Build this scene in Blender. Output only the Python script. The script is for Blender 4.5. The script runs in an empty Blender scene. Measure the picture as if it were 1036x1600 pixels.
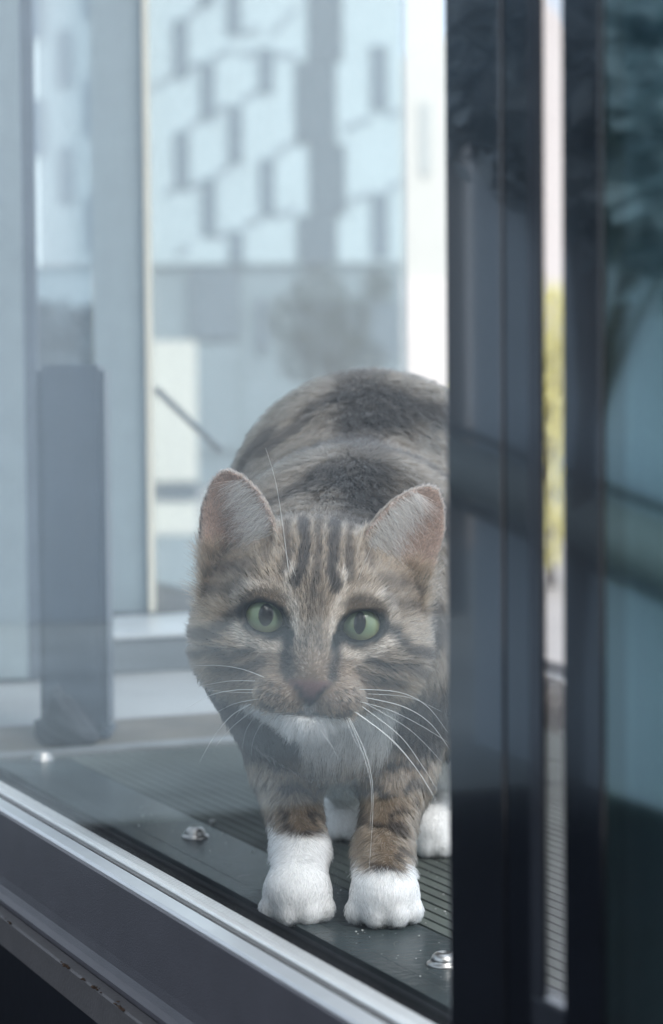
import bpy, bmesh, math, random
import numpy as np
from mathutils import Matrix, Vector, kdtree

random.seed(7)
RNG = np.random.default_rng(11)
R_ = math.radians
scene = bpy.context.scene
COL = scene.collection

# ------------------------------------------------------------------ camera
PW, PH, FPX = 1036.0, 1600.0, 3400.0          # photograph size and focal length in its pixels
CAM_H = 0.226
PITCH, ROLL = math.atan(152 / FPX), 0.008
_F = np.array([0, math.cos(PITCH), -math.sin(PITCH)])
_U0 = np.array([0, math.sin(PITCH), math.cos(PITCH)])
_R0 = np.array([1.0, 0, 0])
CR = _R0 * math.cos(ROLL) - _U0 * math.sin(ROLL)
CU = _U0 * math.cos(ROLL) + _R0 * math.sin(ROLL)
CF = _F
CC = np.array([0, 0, CAM_H])

cam_d = bpy.data.cameras.new('camera')
cam = bpy.data.objects.new('camera', cam_d)
COL.objects.link(cam)
M = Matrix.Identity(4)
for i in range(3):
    M[i][0], M[i][1], M[i][2], M[i][3] = CR[i], CU[i], -CF[i], CC[i]
cam.matrix_world = M
cam_d.sensor_fit = 'VERTICAL'
cam_d.sensor_height = 36.0
cam_d.sensor_width = 36.0 * PW / PH
cam_d.lens = FPX / PH * 36.0
cam_d.clip_start = 0.01
cam_d.clip_end = 3000
cam_d.dof.use_dof = True
cam_d.dof.focus_distance = 0.945
cam_d.dof.aperture_fstop = 10.5
scene.camera = cam

# ------------------------------------------------------------------ light
SUN_AZ, SUN_EL = R_(140), R_(48)               # azimuth clockwise from +Y: behind the camera
world = bpy.data.worlds.new('World')
scene.world = world
world.use_nodes = True
wn = world.node_tree
bg = wn.nodes['Background']
sky = wn.nodes.new('ShaderNodeTexSky')
sky.sky_type = 'NISHITA'
sky.sun_disc = False
sky.sun_elevation = SUN_EL
sky.sun_rotation = SUN_AZ
sky.air_density = 1.0
sky.dust_density = 7.0
# thin bright cloud over the whole sky
cl_n = wn.nodes.new('ShaderNodeTexNoise'); cl_n.inputs['Scale'].default_value = 2.2; cl_n.inputs['Detail'].default_value = 5
cl_r = wn.nodes.new('ShaderNodeMapRange'); cl_r.inputs[1].default_value = 0.3; cl_r.inputs[2].default_value = 0.7; cl_r.inputs[3].default_value = 0.55; cl_r.inputs[4].default_value = 0.8
cl_m = wn.nodes.new('ShaderNodeMix'); cl_m.data_type = 'RGBA'
wn.links.new(cl_n.outputs['Fac'], cl_r.inputs[0]); wn.links.new(cl_r.outputs[0], cl_m.inputs['Factor'])
wn.links.new(sky.outputs[0], cl_m.inputs[6]); cl_m.inputs[7].default_value = (7.2, 7.6, 8.0, 1)
wn.links.new(cl_m.outputs[2], bg.inputs[0])
bg.inputs[1].default_value = 0.14
sd = bpy.data.lights.new('sun', 'SUN')
sd.energy = 0.9
sd.angle = R_(25)
sd.color = (1, 0.95, 0.88)
sun = bpy.data.objects.new('sun', sd)
COL.objects.link(sun)
sdir = Vector((math.sin(SUN_AZ) * math.cos(SUN_EL), math.cos(SUN_AZ) * math.cos(SUN_EL), math.sin(SUN_EL)))
sun.rotation_euler = sdir.to_track_quat('Z', 'Y').to_euler()
sun.location = (0, -3, 6)
scene.view_settings.view_transform = 'Standard'
scene.view_settings.look = 'None'
scene.view_settings.gamma = 1
scene.view_settings.use_curve_mapping = False
scene.view_settings.exposure = 0.92
scene.view_settings.use_white_balance = True
scene.view_settings.white_balance_temperature = 6000

scene.render.engine = 'CYCLES'
cy = scene.cycles
cy.max_bounces = 10
cy.diffuse_bounces = 4
cy.glossy_bounces = 4
cy.transmission_bounces = 8
cy.transparent_max_bounces = 24
cy.caustics_reflective = False
cy.caustics_refractive = False
cy.use_denoising = True
cy.sample_clamp_indirect = 6

# ------------------------------------------------------------------ pixel helpers (photograph pixel -> place)
def ray(px, py):
    return CF + (px - PW / 2) / FPX * CR - (py - PH / 2) / FPX * CU

def pix(px, py, depth):
    return CC + depth * ray(px, py)

def on_z(px, py, z):
    r = ray(px, py)
    return CC + r * ((z - CAM_H) / r[2])

# the window's own axes: A runs along it towards the near right, Mv goes away from the camera through it
_v = ray(-1000, 660); _v[2] = 0
AX = -_v / np.linalg.norm(_v)
MX = np.array([-AX[1], AX[0], 0.0])            # z x A
ZX = np.array([0, 0, 1.0])
SILL_Z = 0.026
P0 = on_z(300, 1387, SILL_Z); P0[2] = 0.0

def W(a, m, z):
    return P0 + a * AX + m * MX + z * ZX

def loc(p):
    q = p - P0
    return float(q @ AX), float(q @ MX), float(p[2])

def a_at(px, py, m=0.0):
    """along-window coordinate where the sight line of a pixel meets the plane at depth m"""
    r = ray(px, py)
    t = (m - (CC - P0) @ MX) / (r @ MX)
    return loc(CC + t * r)[0]

def m_floor(px, py, z=0.0):
    return loc(on_z(px, py, z))[1]

def a_floor(px, py, z=0.0):
    return loc(on_z(px, py, z))[0]

def lin(r, g, b):
    f = lambda c: (c / 12.92 if c <= 0.04045 else ((c + 0.055) / 1.055) ** 2.4)
    return (f(r / 255), f(g / 255), f(b / 255))

# ------------------------------------------------------------------ materials
def new_mat(name):
    m = bpy.data.materials.new(name)
    m.use_nodes = True
    return m, m.node_tree, m.node_tree.nodes, m.node_tree.links

def surf(name, col, rough=0.5, metal=0.0, var=0.15, scale=30.0, bump=0.0, bscale=200.0, spec=0.5, col2=None, coat=0.0):
    """principled surface with mottled colour and fine relief"""
    m, nt, N, L = new_mat(name)
    b = N['Principled BSDF']
    tc = N.new('ShaderNodeTexCoord')
    nz = N.new('ShaderNodeTexNoise'); nz.inputs['Scale'].default_value = scale; nz.inputs['Detail'].default_value = 6
    L.new(tc.outputs['Object'], nz.inputs['Vector'])
    rp = N.new('ShaderNodeValToRGB')
    c2 = col2 or tuple(max(0, c * (1 - var)) for c in col)
    c1 = col if col2 else tuple(min(1, c * (1 + var)) for c in col)
    rp.color_ramp.elements[0].color = (*c2, 1); rp.color_ramp.elements[0].position = 0.3
    rp.color_ramp.elements[1].color = (*c1, 1); rp.color_ramp.elements[1].position = 0.7
    L.new(nz.outputs['Fac'], rp.inputs['Fac'])
    L.new(rp.outputs['Color'], b.inputs['Base Color'])
    b.inputs['Roughness'].default_value = rough
    b.inputs['Metallic'].default_value = metal
    b.inputs['Specular IOR Level'].default_value = spec
    b.inputs['Coat Weight'].default_value = coat
    b.inputs['Coat Roughness'].default_value = 0.03
    if bump:
        n2 = N.new('ShaderNodeTexNoise'); n2.inputs['Scale'].default_value = bscale; n2.inputs['Detail'].default_value = 4
        L.new(tc.outputs['Object'], n2.inputs['Vector'])
        bp = N.new('ShaderNodeBump'); bp.inputs['Strength'].default_value = bump; bp.inputs['Distance'].default_value = 0.001
        L.new(n2.outputs['Fac'], bp.inputs['Height'])
        L.new(bp.outputs['Normal'], b.inputs['Normal'])
    return m

def glass(name, tint=(0.95, 0.97, 0.97), r0=0.04, gl=(1, 1, 1), dust=0.0, dscale=400.0, haze=0.0, rough=0.0, smudge_veil=0.0):
    """thin pane: Fresnel reflection over a clear sheet, with dust specks and smudges that also paint in veil"""
    m, nt, N, L = new_mat(name)
    N.remove(N['Principled BSDF'])
    out = N['Material Output']
    lw = N.new('ShaderNodeLayerWeight'); lw.inputs['Blend'].default_value = 0.5
    pw = N.new('ShaderNodeMath'); pw.operation = 'POWER'; pw.inputs[1].default_value = 5
    L.new(lw.outputs['Facing'], pw.inputs[0])
    ma = N.new('ShaderNodeMath'); ma.operation = 'MULTIPLY_ADD'
    ma.inputs[1].default_value = 1 - r0; ma.inputs[2].default_value = r0
    L.new(pw.outputs[0], ma.inputs[0])
    tr = N.new('ShaderNodeBsdfTransparent'); tr.inputs['Color'].default_value = (*tint, 1)
    g = N.new('ShaderNodeBsdfGlossy'); g.inputs['Roughness'].default_value = rough; g.inputs['Color'].default_value = (*gl, 1)
    mx = N.new('ShaderNodeMixShader')
    L.new(ma.outputs[0], mx.inputs[0]); L.new(tr.outputs[0], mx.inputs[1]); L.new(g.outputs[0], mx.inputs[2])
    last = mx
    if dust or haze:
        tc = N.new('ShaderNodeTexCoord')
        nz = N.new('ShaderNodeTexNoise'); nz.inputs['Scale'].default_value = dscale; nz.inputs['Detail'].default_value = 3
        L.new(tc.outputs['Object'], nz.inputs['Vector'])
        mr = N.new('ShaderNodeMapRange'); mr.inputs[1].default_value = 0.66; mr.inputs[2].default_value = 0.8
        mr.inputs[3].default_value = haze; mr.inputs[4].default_value = haze + dust
        L.new(nz.outputs['Fac'], mr.inputs[0])
        fac = mr.outputs[0]
        if smudge_veil:  # blotchy pale film: smudges that also paint in a milky veil
            n3 = N.new('ShaderNodeTexNoise'); n3.inputs['Scale'].default_value = 9; n3.inputs['Detail'].default_value = 5; n3.inputs['Distortion'].default_value = 1.5
            L.new(tc.outputs['Object'], n3.inputs['Vector'])
            m3 = N.new('ShaderNodeMapRange'); m3.inputs[1].default_value = 0.4; m3.inputs[2].default_value = 0.75; m3.inputs[4].default_value = smudge_veil
            L.new(n3.outputs['Fac'], m3.inputs[0])
            ad = N.new('ShaderNodeMath'); ad.operation = 'ADD'
            L.new(fac, ad.inputs[0]); L.new(m3.outputs[0], ad.inputs[1]); fac = ad.outputs[0]
        d = N.new('ShaderNodeBsdfDiffuse'); d.inputs['Color'].default_value = (0.75, 0.76, 0.76, 1)
        m2 = N.new('ShaderNodeMixShader')
        L.new(fac, m2.inputs[0]); L.new(last.outputs[0], m2.inputs[1]); L.new(d.outputs[0], m2.inputs[2])
        last = m2
    L.new(last.outputs[0], out.inputs['Surface'])
    return m

# ------------------------------------------------------------------ mesh helpers
def link(name, me, mat, parent=None, smooth=False):
    if mat is not None and not me.materials:
        me.materials.append(mat)
    if smooth:
        for p in me.polygons: p.use_smooth = True
    o = bpy.data.objects.new(name, me)
    COL.objects.link(o)
    if parent is not None:
        o.parent = parent
    return o

def mesh(name, verts, faces):
    me = bpy.data.meshes.new(name)
    me.from_pydata([tuple(v) for v in verts], [], faces)
    me.update()
    return me

def empty(name, where=(0, 0, 0)):
    e = bpy.data.objects.new(name, None)
    e.empty_display_size = 0.05
    COL.objects.link(e)
    e.location = tuple(where)
    bpy.context.view_layer.update()
    return e

def tag(o, label=None, cat=None, group=None, kind=None):
    if label: o['label'] = label
    if cat: o['category'] = cat
    if group: o['group'] = group
    if kind: o['kind'] = kind
    return o

def fix_normals(me):
    bm = bmesh.new(); bm.from_mesh(me)
    bmesh.ops.recalc_face_normals(bm, faces=bm.faces)
    bm.to_mesh(me); bm.free()
    return me

def rel(parent, pts):
    o = np.array(parent.location) if parent is not None else np.zeros(3)
    return [np.asarray(p) - o for p in pts]

def wbox(name, a0, a1, m0, m1, z0, z1, mat, parent=None, bev=0.0):
    """box in window axes"""
    pts = [W(a, m, z) for z in (z0, z1) for m in (m0, m1) for a in (a0, a1)]
    f = [(0, 2, 3, 1), (4, 5, 7, 6), (0, 1, 5, 4), (2, 6, 7, 3), (0, 4, 6, 2), (1, 3, 7, 5)]
    me = fix_normals(mesh(name, rel(parent, pts), f))
    if bev:
        bm = bmesh.new(); bm.from_mesh(me)
        bmesh.ops.bevel(bm, geom=bm.edges[:], offset=bev, segments=2, affect='EDGES', profile=0.6)
        bm.to_mesh(me); bm.free()
    return link(name, me, mat, parent)

def wprof(name, prof, a0, a1, mat, parent=None, n=1, smooth=False):
    """closed (m, z) profile pushed along the window from a0 to a1"""
    k = len(prof)
    pts, f = [], []
    for i in range(n + 1):
        a = a0 + (a1 - a0) * i / n
        pts += [W(a, m, z) for m, z in prof]
    for i in range(n):
        for j in range(k):
            f.append((i * k + j, i * k + (j + 1) % k, (i + 1) * k + (j + 1) % k, (i + 1) * k + j))
    f.append(tuple(range(k))[::-1]); f.append(tuple(range(n * k, n * k + k)))
    me = fix_normals(mesh(name, rel(parent, pts), f))
    return link(name, me, mat, parent, smooth)

def box(name, x0, x1, y0, y1, z0, z1, mat, parent=None, bev=0.0):
    pts = [np.array((x, y, z)) for z in (z0, z1) for y in (y0, y1) for x in (x0, x1)]
    f = [(0, 2, 3, 1), (4, 5, 7, 6), (0, 1, 5, 4), (2, 6, 7, 3), (0, 4, 6, 2), (1, 3, 7, 5)]
    me = mesh(name, rel(parent, pts), f)
    fix_normals(me)
    if bev:
        bm = bmesh.new(); bm.from_mesh(me)
        bmesh.ops.bevel(bm, geom=bm.edges[:], offset=bev, segments=2, affect='EDGES')
        bm.to_mesh(me); bm.free()
    return link(name, me, mat, parent)

def tube_mesh(name, pts, rad, seg=6):
    pts = [np.asarray(p, float) for p in pts]
    V, Fc = [], []
    n = len(pts)
    for i, p in enumerate(pts):
        t = pts[min(i + 1, n - 1)] - pts[max(i - 1, 0)]
        t /= np.linalg.norm(t) + 1e-12
        up = np.array([0, 0, 1.0]) if abs(t[2]) < 0.9 else np.array([1.0, 0, 0])
        x = np.cross(t, up); x /= np.linalg.norm(x); y = np.cross(t, x)
        r = rad[i] if hasattr(rad, '__len__') else rad
        for k in range(seg):
            c = 2 * math.pi * k / seg
            V.append(p + r * (math.cos(c) * x + math.sin(c) * y))
    for i in range(n - 1):
        for k in range(seg):
            Fc.append((i * seg + k, i * seg + (k + 1) % seg, (i + 1) * seg + (k + 1) % seg, (i + 1) * seg + k))
    Fc.append(tuple(range(seg))[::-1]); Fc.append(tuple(range((n - 1) * seg, n * seg)))
    me = mesh(name, V, Fc)
    for p in me.polygons: p.use_smooth = True
    return me

# ================================================================== THE SETTING
M_ground = surf('ground_paving', (0.42, 0.39, 0.36), 0.9, var=0.12, scale=0.3)
GZ = -3.0
g = link('ground', mesh('ground', [(-900, -900, GZ), (900, -900, GZ), (900, 1500, GZ), (-900, 1500, GZ)], [(0, 1, 2, 3)]), M_ground)
tag(g, kind='structure')

# ---- the terrace on the camera's side, dark slate
M_slate = surf('dark_slate', (0.005, 0.006, 0.010), 0.6, spec=0.12, var=0.3, scale=9, bump=0.15, bscale=120)
TZ = -0.12
_q = [W(-4.5, -0.03, TZ), W(1.6, -0.03, TZ), W(1.6, -2.35, TZ), W(-4.5, -2.35, TZ)]
_q2 = [p - np.array([0, 0, 0.2]) for p in _q]
t = link('terrace', fix_normals(mesh('terrace', _q + _q2, [(0, 1, 2, 3), (4, 7, 6, 5), (0, 4, 5, 1), (1, 5, 6, 2), (2, 6, 7, 3), (3, 7, 4, 0)])), M_slate)
tag(t, kind='structure')
M_veilfloor = surf('pale_veil_reflector', (0.27, 0.31, 0.32), 0.7, var=0.2, scale=6, bump=0.2)  # unseen pale slab added so its reflection lightens the glass
_ac = float((CC - P0) @ AX) - 1.75
pv = wbox('veil_reflector', -4.4, _ac, -2.3, -0.12, TZ, TZ + 0.004, M_veilfloor)
tag(pv, kind='structure')

# ---- the eave, unseen, added to darken pupils and dim the cat's front
M_shade = surf('dark_shade_slab', (0.05, 0.05, 0.055), 0.8)
tag(wbox('shade_slab', -1.1, 1.6, -1.05, -0.02, 1.26, 1.34, M_shade), kind='structure')
M_shadewall = surf('dim_shade_wall', (0.16, 0.15, 0.14), 0.85, var=0.08, scale=4)
wb_ = tag(box('shade_wall', -0.55, 1.15, -1.02, -0.90, TZ + 0.002, 0.93, M_shadewall), kind='structure')   # unseen, added to darken the pupils; opening above gives a catchlight
box('shade_pier', -0.55, 0.30, -1.018, -0.902, 0.9305, 1.255, M_shadewall, wb_)
box('shade_pier', 0.72, 1.15, -1.018, -0.902, 0.9305, 1.255, M_shadewall, wb_)

# ---- balcony floor: plate with bolts, grooved boards, joint strip, rubber mat strip, concrete end
M_plate = surf('weathered_deck_plate', (0.040, 0.052, 0.054), 0.24, var=0.3, scale=22, bump=0.25, bscale=260, spec=0.05)
M_board = surf('grooved_deck_board', (0.098, 0.110, 0.098), 0.7, spec=0.05, var=0.28, scale=16, bump=0.3, bscale=300)
M_brown = surf('brown_rubber', (0.10, 0.085, 0.065), 0.6, var=0.25, scale=20, bump=0.2)
M_conc = surf('pale_concrete', (0.30, 0.31, 0.31), 0.5, var=0.15, scale=8, bump=0.2)
M_under = surf('dark_subfloor', (0.01, 0.01, 0.011), 0.9)
M_alu = surf('worn_aluminium', (0.55, 0.57, 0.58), 0.33, metal=0.85, var=0.08, scale=60, bump=0.1)
M_steel = surf('bolt_steel', (0.50, 0.49, 0.47), 0.33, metal=1.0, var=0.1, scale=300)

M_joint = surf('dull_joint_strip', (0.20, 0.21, 0.21), 0.5, metal=0.3, var=0.15, scale=40)
A_JOINT = a_floor(300, 1168)                  # the boards end here, towards the far left
A_NEAR = 0.85
mat0, mlip = 0.006, m_floor(365, 1377)
mrib = m_floor(690, 1458)
M_OUT = 0.62
floor = wbox('balcony_floor', A_JOINT - 1.6, A_NEAR, 0.0, M_OUT + 0.1, -0.09, -0.012, M_under)
tag(floor, kind='structure')

def grooved(name, m0, m1, pitch, gw, mat, a0, a1, z=0.0, dz=0.0011, lip=0.0):
    prof = [(m0, -0.010)]
    m = m0
    prof.append((m0, z))
    while m + pitch < m1:
        g0 = m + pitch - gw
        prof += [(g0, z), (g0 + gw * 0.2, z - dz), (g0 + gw * 0.8, z - dz), (g0 + gw, z)]
        m += pitch
    prof += [(m1, z), (m1, -0.010)]
    return wprof(name, prof, a0, a1, mat, floor)

wbox('edge_strip', A_JOINT, A_NEAR, mat0 + 0.0475, mlip - 0.0005, -0.010, 0.0015, M_plate, floor, 0.0006) if mlip > 0.06 else None
grooved('drip_board', mat0, min(mlip, mat0 + 0.047), 0.006, 0.002, M_plate, A_JOINT, A_NEAR, z=-0.001)
wbox('deck_plate', A_JOINT, A_NEAR, mlip + 0.0015, mrib - 0.0015, -0.010, 0.0, M_plate, floor, 0.0008)
m = mrib
while m < M_OUT:
    grooved('deck_board', m, m + 0.1385, 0.0077, 0.0019, M_board, A_JOINT, A_NEAR, z=random.uniform(-0.0004, 0.0004))
    m += 0.1405
wbox('joint_strip', A_JOINT - 0.022, A_JOINT - 0.002, mat0, M_OUT, -0.010, 0.003, M_joint, floor, 0.001)
a_b = a_floor(300, 1118)
wbox('rubber_mat', a_b, A_JOINT - 0.024, mat0, M_OUT, -0.010, 0.001, M_brown, floor)
a_k = a_floor(240, 1050)
wbox('concrete_slab', a_k - 0.3, a_b - 0.001, mat0, M_OUT, -0.010, 0.0, M_conc, floor)

def bolt(px, py):
    c = on_z(px, py, 0.0)
    # domed socket-head bolt on a washer
    bm = bmesh.new()
    seg, rings = 24, [(0.0072, 0.0), (0.0072, 0.0012), (0.0056, 0.0013), (0.0056, 0.0024), (0.0050, 0.0040), (0.0038, 0.0051), (0.0021, 0.0056), (0.0019, 0.0036), (0.0, 0.0034)]
    prev = None
    for r, z in rings:
        row = [bm.verts.new((c[0] + r * math.cos(2 * math.pi * k / seg), c[1] + r * math.sin(2 * math.pi * k / seg), z)) for k in range(seg)] if r > 0 else [bm.verts.new((c[0], c[1], z))]
        if prev:
            for k in range(seg):
                if len(row) == 1: bm.faces.new((prev[k], prev[(k + 1) % seg], row[0]))
                else: bm.faces.new((prev[k], prev[(k + 1) % seg], row[(k + 1) % seg], row[k]))
        prev = row
    me = bpy.data.meshes.new('bolt'); bm.to_mesh(me); bm.free()
    return link('bolt', me, M_steel, floor, True)
for p in ((67, 1187), (305, 1308), (694, 1508)):
    bolt(*p)
bolt(1010, 1672)

# small grit lying on the deck
M_grit = surf('pale_grit', (0.5, 0.5, 0.48), 0.8)
bm = bmesh.new()
for i in range(150):
    p = on_z(random.uniform(480, 706), random.uniform(1330, 1590), 0.0003)
    if i % 3 == 0: p = on_z(random.uniform(100, 430), random.uniform(1180, 1420), 0.0003)
    if loc(p)[1] < mlip: continue
    r = random.choice((0.00022, 0.00025, 0.0003, 0.0004, 0.0006))
    bmesh.ops.create_icosphere(bm, subdivisions=1, radius=r, matrix=Matrix.Translation(tuple(p)) @ Matrix.Diagonal((1, random.uniform(.6, 1.6), .6, 1)))
p = on_z(332, 1283, 0.001)
bmesh.ops.create_icosphere(bm, subdivisions=2, radius=0.0016, matrix=Matrix.Translation(tuple(p)) @ Matrix.Diagonal((1.3, 1, .7, 1)))
me = bpy.data.meshes.new('grit'); bm.to_mesh(me); bm.free()
tag(link('grit', me, M_grit), 'pale grit and crumbs scattered over the dark balcony deck', 'grit', kind='stuff')

# shed cat hairs on the deck
M_shed = surf('shed_hair', (0.10, 0.09, 0.08), 0.6)
V, Fc = [], []
for x, y, l_, an in ((660, 1545, .006, .8), (676, 1520, .004, 2.4), (560, 1500, .007, .2), (620, 1475, .005, 1.3), (520, 1478, .006, 2.9), (380, 1370, .007, .5), (250, 1290, .006, 2.0), (420, 1390, .005, 1.0), (690, 1400, .006, .3), (700, 1560, .005, 1.9), (180, 1240, .006, .9)):
    p = on_z(x, y, 0.0007)
    if loc(p)[1] < mlip: continue
    b_ = len(V)
    mh = tube_mesh('tmp', [p + np.array((l_ * (t - .5) * math.cos(an) - .25 * l_ * math.sin(math.pi * t) * math.sin(an), l_ * (t - .5) * math.sin(an) * 2 + .25 * l_ * math.sin(math.pi * t) * math.cos(an), 0.0004 * math.sin(3 * t))) for t in (0, .2, .4, .6, .8, 1)], 0.00007, 4)
    V += [np.array(v.co) for v in mh.vertices]; Fc += [tuple(b_ + i for i in f.vertices) for f in mh.polygons]
    bpy.data.meshes.remove(mh)
tag(link('shed_hair', mesh('shed_hair', V, Fc), M_shed), 'fine shed hairs lying on the dark deck plate', 'hair', kind='stuff')

# ---- low kerb at the balcony's far end
M_kerb = surf('kerb_grey', (0.13, 0.15, 0.165), 0.4, var=0.15, scale=12, bump=0.2)
M_kerbsky = surf('kerb_sky_sheen', (0.42, 0.45, 0.47), 0.3, var=0.1, scale=20)  # sky reflected on the kerb's top, painted in as a paler grey
kerb = wbox('kerb', a_k - 0.17, a_k, 0.03, M_OUT, 0.0, 0.030, M_kerb, None, 0.002)
tag(kerb, kind='structure')
wbox('sky_lit_top', a_k - 0.17, a_k + 0.003, 0.03, M_OUT, 0.0305, 0.0345, M_kerbsky, kerb, 0.001)

# ---- partition at the far end: translucent grey panels in a pale frame, cream edge profile, open view panel
M_panel = surf('frosted_grey_panel', (0.285, 0.34, 0.36), 0.45, var=0.06, scale=40)
M_cream = surf('cream_edge_profile', (0.78, 0.74, 0.62), 0.5, var=0.04)
M_darkedge = surf('dark_edge_profile', (0.10, 0.12, 0.15), 0.5)  # plain dark grey of the profile, lower rail and brace
M_endglass = glass('hazy_end_screen', tint=(0.90, 0.94, 0.95), r0=0.03, haze=0.16)
M_frost = glass('frosted_strip', tint=(0.85, 0.90, 0.92), r0=0.03, haze=0.33)
DP = 2.12                                      # depth at which the partition stands
part_o = pix(240, 958, DP)
partition = empty('balcony_partition', (part_o[0], part_o[1], 0.034))
tag(partition, 'frosted grey balcony partition with a thin cream edge left of the cat', 'partition')
def vslab(name, px0, px1, pyb, pyt, depth, thick, mat, parent, lean=0.0):
    """upright slab facing the camera's side, between two pixel columns, real thickness behind"""
    b0, b1 = pix(px0, pyb, depth), pix(px1, pyb, depth)
    zt = pix((px0 + px1) / 2, pyt, depth)[2]
    zb = b0[2]
    u = b1 - b0; u[2] = 0; L_ = np.linalg.norm(u); u /= L_
    nrm = np.array([-u[1], u[0], 0]) * thick
    pts = [np.array([b0[0], b0[1], zb]), np.array([b1[0], b1[1], zb])]
    pts += [p + nrm for p in pts[::-1]]
    pts += [np.array([p[0], p[1], zt]) for p in pts]
    f = [(0, 1, 2, 3), (4, 5, 6, 7), (0, 1, 5, 4), (1, 2, 6, 5), (2, 3, 7, 6), (3, 0, 4, 7)]
    return link(name, fix_normals(mesh(name, rel(parent, pts), f)), mat, parent)
TOP = -260
vslab('panel', 152, 231.5, 956, TOP, DP, 0.012, M_panel, partition)
vslab('edge_profile', 233, 241, 956, TOP, DP - 0.01, 0.022, M_cream, partition)
vslab('panel', -140, 42, 1062, TOP, 1.85, 0.012, M_panel, partition)
vslab('dark_profile', 43, 64, 1062, TOP, 1.86, 0.012, M_darkedge, partition)
vslab('rail', -140, 231, 722, 712, DP + 0.03, 0.01, M_cream, partition)
vslab('lower_rail', -140, 231, 712, 704, DP + 0.03, 0.006, M_darkedge, partition)
# brace rod seen through the end screen
b0, b1 = pix(243, 607, 2.3), pix(345, 705, 2.3)
link('brace', tube_mesh('brace', rel(partition, [b0, b1]), 0.0035, 8), M_darkedge, partition)

screen = empty('end_screen', tuple(pix(440, 958, DP)))
tag(screen, 'hazy clear screen across the balcony end behind the cat', 'screen')
vslab('frosted_strip', 64.5, 151.5, 421, TOP, DP + 0.02, 0.003, M_frost, partition)
vslab('clear_strip', 64.5, 151.5, 1062, 421.5, DP + 0.02, 0.003, glass('clear_strip', tint=(0.88, 0.93, 0.95), r0=0.03, haze=0.10), partition)
vslab('pane', 242, 637, 957, TOP, DP, 0.003, M_endglass, screen)
M_clip = surf('grey_trim', (0.55, 0.57, 0.58), 0.5)
vslab('edge_trim', 637.2, 640, 957, TOP, DP, 0.004, M_clip, screen)

# ---- short dark post by the window
M_post = surf('charcoal_post', (0.058, 0.076, 0.102), 0.35, var=0.15, scale=20, bump=0.1)
c = on_z(116, 1158, 0.0)
post = empty('balcony_post', (c[0], c[1], 0))
tag(post, 'short square charcoal post on the deck at far left', 'post')
hw = 53 / FPX * c[1]
box('shaft', c[0] - hw, c[0] + hw, c[1], c[1] + 0.05, 0.006, 0.262, M_post, post, 0.004)
box('foot_plate', c[0] - hw - 0.001, c[0] + hw + 0.001, c[1] - 0.001, c[1] + 0.052, 0.0005, 0.006, M_post, post, 0.001)

# ---- dark rounded lump added for the dark shape at the post's foot
cb = on_z(104, 1166, 0.0)
bm = bmesh.new()
bmesh.ops.create_icosphere(bm, subdivisions=4, radius=1.0)
for v in bm.verts:
    x, y, z = v.co
    k = 1 + 0.16 * math.sin(3.1 * x + 2.0 * z) + 0.09 * math.sin(7 * y + 4 * x + 1) + 0.05 * math.sin(13 * z + 6 * x)
    v.co = Vector((x * 0.0205 * k, y * 0.016 * k, max(0.0008, (z + 0.75) * 0.0165 * k * (1.25 if x < -.1 else 0.75 + 0.25 * math.cos(x * 3)))))
me = bpy.data.meshes.new('dark_lump'); bm.to_mesh(me); bm.free()
lump = link('dark_lump', me, surf('lump_dark', (0.020, 0.024, 0.032), 0.9, var=0.3, scale=300, bump=0.4, bscale=900), None, True)
lump.location = (cb[0], cb[1], 0.0)
tag(lump, 'small dark rounded lump at the foot of the grey post', 'lump')

# ================================================================== WINDOW IN FRONT OF THE CAT
M_gasket = surf('black_gasket', (0.004, 0.005, 0.006), 0.7, spec=0.05)
M_spacer = surf('silver_spacer', (0.80, 0.80, 0.78), 0.38, metal=0.5, var=0.06, scale=80)
M_bead = surf('pale_bead', (0.78, 0.80, 0.80), 0.3, metal=0.4, var=0.05, scale=50)
M_rail = surf('dark_grey_powder_coat', (0.070, 0.068, 0.078), 0.38, var=0.10, scale=40, bump=0.25, bscale=1500)
M_ledge = surf('dusty_ledge', (0.085, 0.080, 0.080), 0.55, var=0.12, scale=60, bump=0.3, bscale=600)
M_glass = glass('window_glass', tint=(0.965, 0.98, 0.98), r0=0.04, dust=0.16, dscale=1500, smudge_veil=0.026)
M_glass2 = glass('inner_window_glass', tint=(0.97, 0.985, 0.985), r0=0.02)

A_POST = a_at(700, 1100, 0.0)                  # the near end of the pane
A_FAR = -3.2
zs = SILL_Z
window = empty('window', tuple(W(0, 0, zs - 0.06)))
tag(window, 'large glass pane in a dark grey bottom rail with silver edge strip, in front of the cat', 'window')
ZT = 1.25
wbox('glass_pane', A_FAR, a_at(704, 1100, -0.0122) + 0.006, -0.0132, -0.0112, zs - 0.004, ZT, M_glass, window)
wbox('gasket', A_FAR, A_POST + 0.3, 0.0045, 0.0075, zs - 0.06, zs + 0.0012, M_gasket, window, 0.0008)
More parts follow.
